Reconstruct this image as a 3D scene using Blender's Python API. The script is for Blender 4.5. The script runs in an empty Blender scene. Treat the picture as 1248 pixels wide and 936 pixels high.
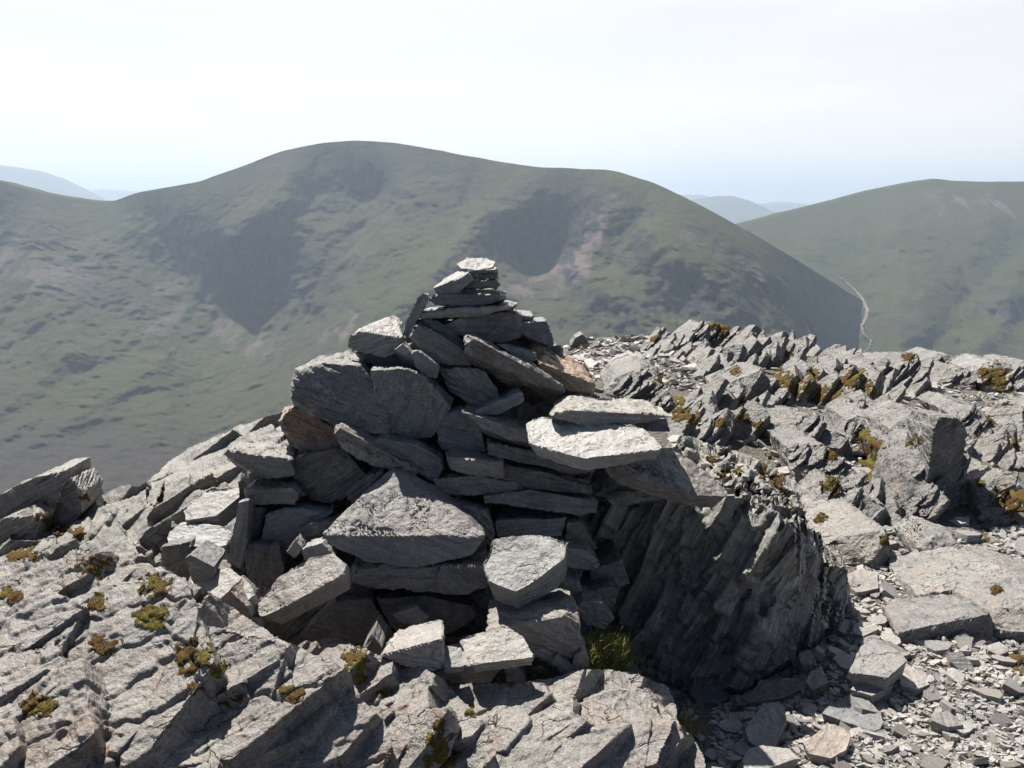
import bpy, bmesh, math, random
import numpy as np
from mathutils import Matrix, Vector

R = math.radians
random.seed(7)
rng = np.random.default_rng(11)
scene = bpy.context.scene
COL = scene.collection

# ------------------------------------------------------------------ camera
FPX = 1199.0                     # focal length in pixels of the 1248 px wide photograph
HORIZON = 255.0
PITCH = math.atan((468 - HORIZON) / FPX)
EYE = np.array([0.0, 0.0, 1.6])
TINT = .68                       # slate is a dark stone
cam_d = bpy.data.cameras.new('camera')
cam_d.sensor_width = 36.0
cam_d.lens = 36.0 * FPX / 1248.0
cam_d.clip_start = 0.05
cam_d.clip_end = 90000.0
cam = bpy.data.objects.new('camera', cam_d)
COL.objects.link(cam)
cam.location = EYE
cam.rotation_euler = (R(90) - PITCH, 0, 0)
scene.camera = cam

# ------------------------------------------------------------------ sky, sun, exposure
SUN_EL, SUN_LEFT = 56.0, 30.0    # height of the sun, and how far it stands to the left of straight ahead
SKY_STRENGTH, SUN_STRENGTH, EXPOSURE = 0.05, 5.0, 0.92
HAZE_DENSITY = 1.06e-4
world = bpy.data.worlds.new('World')
scene.world = world
world.use_nodes = True
nt = world.node_tree
nt.nodes.clear()
w_out = nt.nodes.new('ShaderNodeOutputWorld')
w_bg = nt.nodes.new('ShaderNodeBackground')
w_sky = nt.nodes.new('ShaderNodeTexSky')
w_sky.sky_type = 'NISHITA'
w_sky.sun_disc = False
w_sky.sun_elevation = R(SUN_EL)
w_sky.sun_rotation = R(-SUN_LEFT)
w_sky.altitude = 800
w_sky.air_density = 0.4
w_sky.dust_density = 0.4
w_sky.ozone_density = 1.0
# thin high cloud over the sky
w_tc = nt.nodes.new('ShaderNodeTexCoord')
w_map = nt.nodes.new('ShaderNodeMapping')
w_map.inputs['Scale'].default_value = (1.6, 1.6, 9.0)
w_n = nt.nodes.new('ShaderNodeTexNoise')
w_n.inputs['Scale'].default_value = 2.6
w_n.inputs['Detail'].default_value = 6
w_n.inputs['Roughness'].default_value = 0.6
w_r = nt.nodes.new('ShaderNodeMapRange')
w_r.inputs['From Min'].default_value = 0.35
w_r.inputs['From Max'].default_value = 0.75
w_r.inputs['To Min'].default_value = 0.86
w_r.inputs['To Max'].default_value = 1.0
w_mix = nt.nodes.new('ShaderNodeMixRGB')
w_mix.inputs['Color2'].default_value = (11.1, 10.75, 10.3, 1)
nt.links.new(w_tc.outputs['Generated'], w_map.inputs['Vector'])
nt.links.new(w_map.outputs['Vector'], w_n.inputs['Vector'])
nt.links.new(w_n.outputs['Fac'], w_r.inputs['Value'])
# the veil of cloud lies low over the hills ahead; overhead the sky is clear
w_sep = nt.nodes.new('ShaderNodeSeparateXYZ')
w_low = nt.nodes.new('ShaderNodeMapRange')
w_low.inputs['From Min'].default_value = 0.40
w_low.inputs['From Max'].default_value = 0.62
w_low.inputs['To Min'].default_value = 1.0
w_low.inputs['To Max'].default_value = 0.0
w_fwd = nt.nodes.new('ShaderNodeMapRange')
w_fwd.inputs['From Min'].default_value = 0.1
w_fwd.inputs['From Max'].default_value = 0.5
w_mul = nt.nodes.new('ShaderNodeMath'); w_mul.operation = 'MULTIPLY'
w_mul2 = nt.nodes.new('ShaderNodeMath'); w_mul2.operation = 'MULTIPLY'
nt.links.new(w_tc.outputs['Generated'], w_sep.inputs[0])
# the veil is thickest and brightest just over the hills
w_glow = nt.nodes.new('ShaderNodeMapRange')
w_glow.inputs['From Min'].default_value = 0.0
w_glow.inputs['From Max'].default_value = 0.16
w_glow.inputs['To Min'].default_value = 1.0
w_glow.inputs['To Max'].default_value = 0.0
w_veil = nt.nodes.new('ShaderNodeMixRGB')
w_veil.inputs['Color1'].default_value = (11.5, 11.1, 10.6, 1)
w_veil.inputs['Color2'].default_value = (16.5, 14.6, 11.8, 1)
nt.links.new(w_sep.outputs['Z'], w_glow.inputs['Value'])
nt.links.new(w_glow.outputs[0], w_veil.inputs['Fac'])
nt.links.new(w_veil.outputs[0], w_mix.inputs['Color2'])
nt.links.new(w_sep.outputs['Z'], w_low.inputs['Value'])
nt.links.new(w_sep.outputs['Y'], w_fwd.inputs['Value'])
nt.links.new(w_low.outputs[0], w_mul.inputs[0])
nt.links.new(w_fwd.outputs[0], w_mul.inputs[1])
nt.links.new(w_mul.outputs[0], w_mul2.inputs[0])
nt.links.new(w_r.outputs[0], w_mul2.inputs[1])
nt.links.new(w_mul2.outputs[0], w_mix.inputs['Fac'])
nt.links.new(w_sky.outputs[0], w_mix.inputs['Color1'])
nt.links.new(w_mix.outputs[0], w_bg.inputs['Color'])
w_bg.inputs['Strength'].default_value = SKY_STRENGTH
nt.links.new(w_bg.outputs[0], w_out.inputs['Surface'])

sun_d = bpy.data.lights.new('sun', 'SUN')
sun_d.energy = SUN_STRENGTH
sun_d.angle = R(0.53)
sun_d.color = (1.0, 0.945, 0.86)
sun = bpy.data.objects.new('sun', sun_d)
COL.objects.link(sun)
S_DIR = Vector((-math.sin(R(SUN_LEFT)) * math.cos(R(SUN_EL)), math.cos(R(SUN_LEFT)) * math.cos(R(SUN_EL)), math.sin(R(SUN_EL))))
sun.rotation_euler = S_DIR.to_track_quat('Z', 'Y').to_euler()
sun.location = (-20, 30, 60)

scene.view_settings.view_transform = 'Standard'
scene.view_settings.look = 'None'
scene.view_settings.exposure = EXPOSURE
scene.view_settings.gamma = 1.0
scene.view_settings.use_curve_mapping = False
scene.cycles.use_denoising = True
scene.cycles.max_bounces = 4
scene.cycles.diffuse_bounces = 1
scene.cycles.glossy_bounces = 2
scene.cycles.volume_bounces = 0
scene.cycles.transparent_max_bounces = 12
scene.cycles.sample_clamp_indirect = 4.0


# ------------------------------------------------------------------ pixels to points
CP, SP = math.cos(PITCH), math.sin(PITCH)


def at(px, py, Y):
    """World point on the ray of photo pixel (px, py) at forward distance Y (arrays allowed)."""
    px, py, Y = np.broadcast_arrays(np.asarray(px, float), np.asarray(py, float), np.asarray(Y, float))
    x = (px - 624.0) / FPX
    v = -(py - 468.0) / FPX
    dy = CP + v * SP
    dz = -SP + v * CP
    k = Y / dy
    return np.stack([x * k, Y, EYE[2] + dz * k], -1)


def to_px(p):
    p = np.asarray(p, float)
    d = p - EYE
    f = d[..., 1] * CP - d[..., 2] * SP
    u = d[..., 1] * SP + d[..., 2] * CP
    f = np.where(f < 1e-3, 1e-3, f)
    return 624 + FPX * d[..., 0] / f, 468 - FPX * u / f


def on_plane(px, py, z):
    """Where the ray of a pixel meets the level z."""
    x = (np.asarray(px, float) - 624.0) / FPX
    v = -(np.asarray(py, float) - 468.0) / FPX
    dy = CP + v * SP
    dz = -SP + v * CP
    k = (z - EYE[2]) / np.minimum(dz, -1e-3)
    return np.stack([x * k, dy * k, EYE[2] + dz * k], -1)


# ------------------------------------------------------------------ noise (numpy)
def _h(ix, iy, iz, seed):
    with np.errstate(over='ignore'):
        h = (ix.astype(np.uint32) * np.uint32(374761393) + iy.astype(np.uint32) * np.uint32(668265263)
             + iz.astype(np.uint32) * np.uint32(2147483647) + np.uint32((seed * 974711 + 12345) & 0xFFFFFFFF))
        h = (h ^ (h >> np.uint32(13))) * np.uint32(1274126177)
        h = (h ^ (h >> np.uint32(16))) * np.uint32(2246822519)
        return h ^ (h >> np.uint32(15))


def gnoise(p, seed=0):
    p = np.asarray(p, float)
    f0 = np.floor(p)
    i = f0.astype(np.int64)
    f = p - f0
    w = f * f * f * (f * (f * 6 - 15) + 10)
    out = np.zeros(len(p))
    for dx in (0, 1):
        for dy in (0, 1):
            for dz in (0, 1):
                h = _h(i[:, 0] + dx, i[:, 1] + dy, i[:, 2] + dz, seed)
                gx = ((h & 1023).astype(float) / 511.5 - 1)
                gy = (((h >> np.uint32(10)) & 1023).astype(float) / 511.5 - 1)
                gz = (((h >> np.uint32(20)) & 1023).astype(float) / 511.5 - 1)
                d = gx * (f[:, 0] - dx) + gy * (f[:, 1] - dy) + gz * (f[:, 2] - dz)
                out += d * (w[:, 0] if dx else 1 - w[:, 0]) * (w[:, 1] if dy else 1 - w[:, 1]) * (w[:, 2] if dz else 1 - w[:, 2])
    return out * 1.3


def fbm(p, octv=4, seed=0, gain=0.5, lac=2.03):
    p = np.asarray(p, float)
    a, s, o = 1.0, 0.0, 0.0
    for k in range(octv):
        o = o + a * gnoise(p, seed + k * 17)
        s += a
        a *= gain
        p = p * lac + 3.7
    return o / s


def ridged(p, octv=4, seed=0):
    a, s, o = 1.0, 0.0, 0.0
    for k in range(octv):
        o = o + a * (1 - 2 * np.abs(gnoise(p, seed + 31 * k)))
        s += a
        a *= 0.5
        p = p * 2.07 + 1.3
    return o / s


def worley(uv, seed=0):
    """2D cells: nearest distance, gap to second, 3 random numbers of the cell, offset from its centre."""
    i = np.floor(uv).astype(np.int64)
    n = len(uv)
    F1 = np.full(n, 9.0)
    F2 = np.full(n, 9.0)
    ID = np.zeros(n, np.uint32)
    OF = np.zeros((n, 2))
    z = np.zeros(n, np.int64)
    for dx in (-1, 0, 1):
        for dy in (-1, 0, 1):
            cx, cy = i[:, 0] + dx, i[:, 1] + dy
            h = _h(cx, cy, z, seed)
            c = np.stack([cx + 0.1 + 0.8 * (h & 1023) / 1023.0, cy + 0.1 + 0.8 * ((h >> np.uint32(10)) & 1023) / 1023.0], -1)
            of = uv - c
            d = np.sqrt((of ** 2).sum(-1))
            near = d < F1
            F2 = np.where(near, F1, np.minimum(F2, d))
            F1 = np.where(near, d, F1)
            ID = np.where(near, h, ID)
            OF = np.where(near[:, None], of, OF)
    h2 = _h(ID.astype(np.int64), z, z, seed + 5)
    rnd = np.stack([(h2 & 1023) / 1023.0, ((h2 >> np.uint32(10)) & 1023) / 1023.0, ((h2 >> np.uint32(20)) & 1023) / 1023.0], -1)
    return F1, F2 - F1, rnd, OF


def sstep(a, b, x):
    t = np.clip((x - a) / (b - a), 0, 1)
    return t * t * (3 - 2 * t)


class TPS:
    def __init__(self, pts, vals, lam=0.0):
        self.p = np.asarray(pts, float)
        n = len(self.p)
        self.s = np.abs(self.p).max()
        q = self.p / self.s
        K = self._k(q, q) + lam * np.eye(n)
        P = np.c_[np.ones(n), q]
        A = np.block([[K, P], [P.T, np.zeros((3, 3))]])
        self.w = np.linalg.solve(A, np.r_[np.asarray(vals, float), 0, 0, 0])
        self.q = q

    @staticmethod
    def _k(a, b):
        d2 = ((a[:, None, :] - b[None, :, :]) ** 2).sum(-1)
        return 0.5 * d2 * np.log(np.maximum(d2, 1e-20))

    def __call__(self, pts):
        pts = np.asarray(pts, float).reshape(-1, 2) / self.s
        out = np.empty(len(pts))
        for a in range(0, len(pts), 60000):
            b = pts[a:a + 60000]
            out[a:a + 60000] = self._k(b, self.q) @ self.w[:-3] + np.c_[np.ones(len(b)), b] @ self.w[-3:]
        return out


# ------------------------------------------------------------------ objects
def tag(o, label=None, cat=None, group=None, kind=None):
    if label: o['label'] = label
    if cat: o['category'] = cat
    if group: o['group'] = group
    if kind: o['kind'] = kind
    return o


def frame_of(n):
    """3x3 with columns u, v, n: n is the cleavage normal of a slate."""
    n = np.asarray(n, float); n = n / np.linalg.norm(n)
    a = np.array([1.0, 0, 0]) if abs(n[0]) < 0.9 else np.array([0, 1.0, 0])
    u = a - n * (a @ n); u /= np.linalg.norm(u)
    return np.stack([u, np.cross(n, u), n], 1)


def mesh_obj(name, verts, faces, mat, fr=None, origin=None, sharp=35, parent=None, color=None):
    """One mesh object from world-space vertices; its local z axis is the cleavage normal."""
    verts = np.asarray(verts, float)
    if fr is None: fr = np.eye(3)
    if origin is None: origin = verts.mean(0)
    loc = (verts - origin) @ fr
    me = bpy.data.meshes.new(name)
    if isinstance(faces, np.ndarray):
        nf, k = faces.shape
        me.vertices.add(len(loc)); me.vertices.foreach_set('co', loc.ravel())
        me.loops.add(nf * k); me.loops.foreach_set('vertex_index', faces.ravel().astype(np.int32))
        me.polygons.add(nf)
        me.polygons.foreach_set('loop_start', np.arange(0, nf * k, k, dtype=np.int32))
        me.update(calc_edges=True)
        me.validate()
    else:
        me.from_pydata(loc.tolist(), [], faces)
    if sharp is not None:
        me.shade_smooth()
        me.set_sharp_from_angle(angle=R(sharp))
    o = bpy.data.objects.new(name, me)
    COL.objects.link(o)
    o.matrix_world = Matrix.Translation(origin) @ Matrix(fr.tolist()).to_4x4()
    me.materials.append(mat)
    if color is not None: o.color = (*[x * TINT for x in color], 1)
    if parent is not None:
        o.parent = parent
        o.matrix_parent_inverse = parent.matrix_world.inverted()
    return o


def vnormals(v, f):
    n = np.zeros_like(v)
    a, b, c = v[f[:, 0]], v[f[:, 1]], v[f[:, 2]]
    fn = np.cross(b - a, c - a)
    if f.shape[1] == 4:
        fn = np.cross(c - a, v[f[:, 3]] - b)
    for k in range(f.shape[1]):
        np.add.at(n, f[:, k], fn)
    return n / np.maximum(np.linalg.norm(n, axis=1), 1e-12)[:, None]


# ------------------------------------------------------------------ materials
class NB:
    def __init__(self, name):
        self.m = bpy.data.materials.new(name)
        self.m.use_nodes = True
        self.t = self.m.node_tree
        self.bsdf = self.t.nodes['Principled BSDF']

    def n(self, kind, ins=None, **kw):
        x = self.t.nodes.new(kind)
        for k, v in kw.items(): setattr(x, k, v)
        for k, v in (ins or {}).items():
            if isinstance(v, bpy.types.NodeSocket): self.t.links.new(v, x.inputs[k])
            else: x.inputs[k].default_value = v
        return x

    def link(self, a, b): self.t.links.new(a, b)

    def noise(self, vec, scale, detail=4, rough=0.55, mapping=None, dist=0.0):
        if mapping is not None:
            vec = self.n('ShaderNodeMapping', {'Vector': vec, 'Scale': mapping}).outputs[0]
        return self.n('ShaderNodeTexNoise', {'Vector': vec, 'Scale': scale, 'Detail': detail, 'Roughness': rough, 'Distortion': dist}).outputs['Fac']

    def mr(self, v, a, b, c=0.0, d=1.0):
        return self.n('ShaderNodeMapRange', {'Value': v, 'From Min': a, 'From Max': b, 'To Min': c, 'To Max': d}).outputs[0]

    def mix(self, f, a, b, mode='MIX'):
        x = self.n('ShaderNodeMixRGB', blend_type=mode)
        for k, v in (('Fac', f), ('Color1', a), ('Color2', b)):
            if isinstance(v, bpy.types.NodeSocket): self.link(v, x.inputs[k])
            else: x.inputs[k].default_value = (v if k == 'Fac' else (*v, 1) if len(v) == 3 else v)
        return x.outputs[0]

    def math(self, op, a, b=0.0):
        x = self.n('ShaderNodeMath', operation=op)
        for k, v in ((0, a), (1, b)):
            if isinstance(v, bpy.types.NodeSocket): self.link(v, x.inputs[k])
            else: x.inputs[k].default_value = v
        return x.outputs[0]


def slate(name, lichen=0.35, rust=0.25, streak=0.35, k=1.0, rough=0.52, bump=1.0, yellow=0.0, crack=.5, grit=.6, stretch=None):
    """Slate with foliation streaks along local z, lichen crusts, rusty stains, hairline quartz veins."""
    b = NB(name)
    tc = b.n('ShaderNodeTexCoord')
    oi = b.n('ShaderNodeObjectInfo')
    off = b.n('ShaderNodeVectorMath', {0: oi.outputs['Random'], 1: (37.0, 19.0, 53.0)}, operation='MULTIPLY').outputs[0]
    v = b.n('ShaderNodeVectorMath', {0: tc.outputs['Object'], 1: off}, operation='ADD').outputs[0]
    big = b.noise(v, 3.2 * k, 5, 0.6)
    fol = b.noise(v, 1.0, 5, 0.65, (4 * k, 7 * k, 85 * k), 0.3)
    grain = b.noise(v, 160 * k, 3, 0.7)
    mid = b.noise(v, 26 * k, 6, 0.68)
    col = b.mix(1.0, oi.outputs['Color'], b.n('ShaderNodeCombineColor', {0: b.mr(big, .25, .75, .62, 1.34), 1: b.mr(big, .25, .75, .63, 1.33), 2: b.mr(big, .25, .75, .66, 1.30)}).outputs[0], 'MULTIPLY')
    col = b.mix(streak, col, b.mix(1.0, col, b.n('ShaderNodeCombineColor', {i: b.mr(fol, .3, .7, .35, 1.55) for i in (0, 1, 2)}).outputs[0], 'MULTIPLY'))
    col = b.mix(0.55, col, b.mix(1.0, col, b.n('ShaderNodeCombineColor', {i: b.mr(mid, .3, .7, .55, 1.45) for i in (0, 1, 2)}).outputs[0], 'MULTIPLY'))
    # rusty, pinkish stains
    rs = b.noise(v, 5.5 * k, 6, 0.7, None, 0.6)
    col = b.mix(b.math('MULTIPLY', b.mr(rs, .50, .70), min(1.0, rust * 1.6)), col, b.mix(mid, (.12, .066, .042), (.31, .22, .17)))
    # pale grey lichen crusts, in patches made of specks
    l1 = b.noise(v, 9 * k, 7, 0.75, stretch, 0.8)
    l2 = b.noise(v, 70 * k, 4, 0.7, stretch)
    lf = b.math('MULTIPLY', b.mr(l1, .50, .62), b.mr(l2, .40, .56))
    col = b.mix(b.math('MULTIPLY', lf, lichen), col, b.mix(l2, (.31, .29, .26), (.46, .43, .395)))
    if yellow:
        y1 = b.noise(v, 6.3 * k, 6, 0.72, (1, 1.2, .9), 0.5)
        col = b.mix(b.math('MULTIPLY', b.math('MULTIPLY', b.mr(y1, .55, .63), b.mr(mid, .35, .6)), yellow), col, (.22, .21, .09))
    # hairline veins
    vn = b.noise(v, 2.4 * k, 3, 0.5, (1, 3.0, 1), 1.2)
    vf = b.mr(b.math('ABSOLUTE', b.math('SUBTRACT', vn, 0.5)), 0.0, .006, 1.0, 0.0)
    col = b.mix(b.math('MULTIPLY', vf, .35), col, (.42, .40, .38))
    # grit: dark and pale mineral specks
    col = b.mix(grit, col, b.mix(1.0, col, b.n('ShaderNodeCombineColor', {i: b.mr(grain, .3, .7, .35, 1.65) for i in (0, 1, 2)}).outputs[0], 'MULTIPLY'))
    # hairline cracks along and across the cleavage
    wv = b.n('ShaderNodeVectorMath', {0: b.n('ShaderNodeTexNoise', {'Vector': v, 'Scale': 7.0 * k, 'Detail': 4}).outputs['Color'], 1: (.16 / k, .16 / k, .16 / k)}, operation='MULTIPLY').outputs[0]
    vc = b.n('ShaderNodeMapping', {'Vector': b.n('ShaderNodeVectorMath', {0: v, 1: wv}, operation='ADD').outputs[0], 'Scale': (1.8 * k, 5.5 * k, 20 * k)}).outputs[0]
    vd = b.n('ShaderNodeTexVoronoi', {'Vector': vc, 'Scale': 1.0}, feature='DISTANCE_TO_EDGE').outputs['Distance']
    ck = b.math('MULTIPLY', b.mr(vd, .0, .022, 1.0, 0.0), b.mr(big, .48, .62))
    col = b.mix(b.math('MULTIPLY', ck, crack), col, (.035, .032, .03))
    b.link(col, b.bsdf.inputs['Base Color'])
    b.link(b.mr(mid, .3, .7, rough - .12, rough + .14), b.bsdf.inputs['Roughness'])
    b.bsdf.inputs['Specular IOR Level'].default_value = 0.7
    h = b.math('ADD', b.math('MULTIPLY', fol, 0.55), b.math('ADD', b.math('MULTIPLY', mid, 0.7), b.math('MULTIPLY', grain, 0.16)))
    h = b.math('ADD', h, b.math('MULTIPLY', lf, 0.25 * lichen))
    h = b.math('SUBTRACT', h, b.math('MULTIPLY', ck, .9 * crack))
    bp = b.n('ShaderNodeBump', {'Height': h, 'Strength': min(1.0, 0.85 * bump), 'Distance': 0.016 / k})
    b.link(bp.outputs[0], b.bsdf.inputs['Normal'])
    return b.m


M_STONE = slate('slate_stone', lichen=.4, rust=.2, streak=.35, crack=.35, grit=.35, rough=.47)
M_BED = slate('slate_bedrock', lichen=.75, rust=.5, streak=.35, crack=.7, grit=.8)
M_LICHEN = slate('lichen_slate', lichen=.8, rust=.3, streak=.35, yellow=.5, crack=.7, grit=.7)
M_CRAG = slate('slate_crag', lichen=.45, rust=.2, streak=.8, k=.6, crack=.7, grit=.8)
M_BLOCK = slate('slate_block', lichen=.8, rust=.2, streak=.95, crack=.6, stretch=(.8, .8, 4.5))
M_CHIP = slate('slate_chip', lichen=.12, rust=.25, streak=.25, k=1.4)


def mat_scree():
    b = NB('scree_soil')
    g = b.n('ShaderNodeNewGeometry')
    p = g.outputs['Position']
    vo = b.n('ShaderNodeTexVoronoi', {'Vector': p, 'Scale': 42.0})
    vo2 = b.n('ShaderNodeTexVoronoi', {'Vector': p, 'Scale': 110.0})
    a = b.noise(p, 1.6, 6, .65)
    c = b.noise(p, 30, 5, .7)
    stone = b.mix(b.math('MULTIPLY', b.n('ShaderNodeSeparateColor', {0: vo.outputs['Color']}).outputs[0], 1.0), (.11, .105, .098), (.22, .21, .195))
    soil = b.mix(c, (.065, .052, .038), (.17, .14, .105))
    col = b.mix(b.mr(a, .42, .62, .1, .7), soil, stone)
    b.link(col, b.bsdf.inputs['Base Color'])
    b.bsdf.inputs['Roughness'].default_value = .8
    h = b.math('ADD', b.math('MULTIPLY', vo.outputs['Distance'], -.9), b.math('ADD', b.math('MULTIPLY', vo2.outputs['Distance'], -.5), c))
    bp = b.n('ShaderNodeBump', {'Height': h, 'Strength': .9, 'Distance': .02})
    b.link(bp.outputs[0], b.bsdf.inputs['Normal'])
    return b.m


def mat_hill(name, grass_a, grass_b, scree_c, rock_c, scree_lo=.5, scale=1.0, heath=(.034, .029, .025)):
    b = NB(name)
    g = b.n('ShaderNodeNewGeometry')
    p = g.outputs['Position']
    a = b.noise(p, .0035 * scale, 7, .6)
    c = b.noise(p, .02 * scale, 6, .68)
    d = b.noise(p, .09 * scale, 5, .7)
    down = b.noise(p, 1.0, 6, .65, (.026 * scale, .006 * scale, .006 * scale), .5)
    col = b.mix(b.mr(b.math('ADD', b.math('MULTIPLY', c, .5), b.math('MULTIPLY', a, .5)), .38, .60), grass_a, grass_b)
    col = b.mix(b.mr(a, .48, .66, 0, .6), col, heath)
    at_ = b.n('ShaderNodeAttribute', attribute_name='scree')
    sf = b.math('ADD', at_.outputs['Fac'], b.math('MULTIPLY', b.math('SUBTRACT', down, .5), 1.6))
    col = b.mix(b.mr(sf, scree_lo - .12, scree_lo + .2), col, b.mix(d, scree_c, tuple(x * 1.35 for x in scree_c)))
    nz = b.n('ShaderNodeSeparateXYZ', {0: g.outputs['Normal']}).outputs[2]
    ah = b.n('ShaderNodeAttribute', attribute_name='heather').outputs['Fac']
    col = b.mix(b.mr(b.math('ADD', ah, b.math('MULTIPLY', b.math('SUBTRACT', c, .5), 1.2)), .3, .8), col, b.mix(d, heath, tuple(x * 1.6 for x in heath)))
    ac = b.n('ShaderNodeAttribute', attribute_name='crag').outputs['Fac']
    nz = b.math('SUBTRACT', nz, b.math('MULTIPLY', b.math('ADD', ac, b.math('MULTIPLY', b.math('MULTIPLY', b.math('SUBTRACT', down, .5), ac), 1.8)), .42))
    st = b.math('ADD', nz, b.math('MULTIPLY', b.math('SUBTRACT', c, .5), .34))
    gl = b.noise(p, 1.0, 7, .7, (.034 * scale, .014 * scale, .014 * scale), 1.2)
    rk = b.mr(b.math('ADD', st, b.math('MULTIPLY', b.math('SUBTRACT', gl, .5), .75)), .42, .72, .92, 0.0)
    rc = b.mix(b.mr(gl, .40, .62), rock_c, tuple(x * 4.0 for x in rock_c))
    rc = b.mix(b.mr(c, .50, .62, 0, .75), rc, b.mix(d, tuple(x * .75 for x in grass_a), grass_b))
    col = b.mix(rk, col, rc)
    col = b.mix(.5, col, b.mix(1.0, col, b.n('ShaderNodeCombineColor', {i: b.mr(d, .3, .7, .55, 1.45) for i in (0, 1, 2)}).outputs[0], 'MULTIPLY'))
    b.link(col, b.bsdf.inputs['Base Color'])
    b.bsdf.inputs['Roughness'].default_value = .95
    b.bsdf.inputs['Specular IOR Level'].default_value = .1
    bp = b.n('ShaderNodeBump', {'Height': b.math('ADD', c, b.math('MULTIPLY', d, .4)), 'Strength': .6, 'Distance': 14.0})
    b.link(bp.outputs[0], b.bsdf.inputs['Normal'])
    return b.m


def mat_moss():
    b = NB('moss')
    g = b.n('ShaderNodeNewGeometry')
    p = g.outputs['Position']
    a = b.noise(p, 9, 5, .6)
    c = b.noise(p, 120, 4, .7)
    col = b.mix(b.mr(a, .44, .66), (.125, .075, .03), (.165, .145, .035))
    col = b.mix(b.mr(c, .3, .7), b.mix(1.0, col, (.4, .4, .4), 'MULTIPLY'), b.mix(1.0, col, (1.35, 1.35, 1.35), 'MULTIPLY'))
    b.link(col, b.bsdf.inputs['Base Color'])
    b.bsdf.inputs['Roughness'].default_value = .95
    b.bsdf.inputs['Specular IOR Level'].default_value = .1
    bp = b.n('ShaderNodeBump', {'Height': c, 'Strength': .9, 'Distance': .01})
    b.link(bp.outputs[0], b.bsdf.inputs['Normal'])
    return b.m


def mat_plain(name, col, rough=.8, var=.3, scale=20):
    b = NB(name)
    g = b.n('ShaderNodeNewGeometry')
    a = b.noise(g.outputs['Position'], scale, 4, .6)
    b.link(b.mix(a, tuple(x * (1 - var) for x in col), tuple(x * (1 + var) for x in col)), b.bsdf.inputs['Base Color'])
    b.bsdf.inputs['Roughness'].default_value = rough
    b.bsdf.inputs['Specular IOR Level'].default_value = .2
    return b.m


M_MOSS = mat_moss()
M_GRASS = mat_plain('grass_blade', (.17, .20, .05), .6, .5, 60)
M_STRAW = mat_plain('straw_blade', (.24, .20, .08), .7, .4, 60)
M_SCREE = mat_scree()

# ------------------------------------------------------------------ the hills


def interp(pts, x):
    a = np.array(pts, float)
    # smooth through the points (monotone-ish cubic by averaging)
    xs = np.linspace(a[0, 0], a[-1, 0], 900)
    ys = np.interp(xs, a[:, 0], a[:, 1])
    ker = np.hanning(25); ker /= ker.sum()
    pad = np.r_[np.full(12, ys[0]), ys, np.full(12, ys[-1])]
    return np.interp(x, xs, np.convolve(pad, ker, 'valid'))


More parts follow.
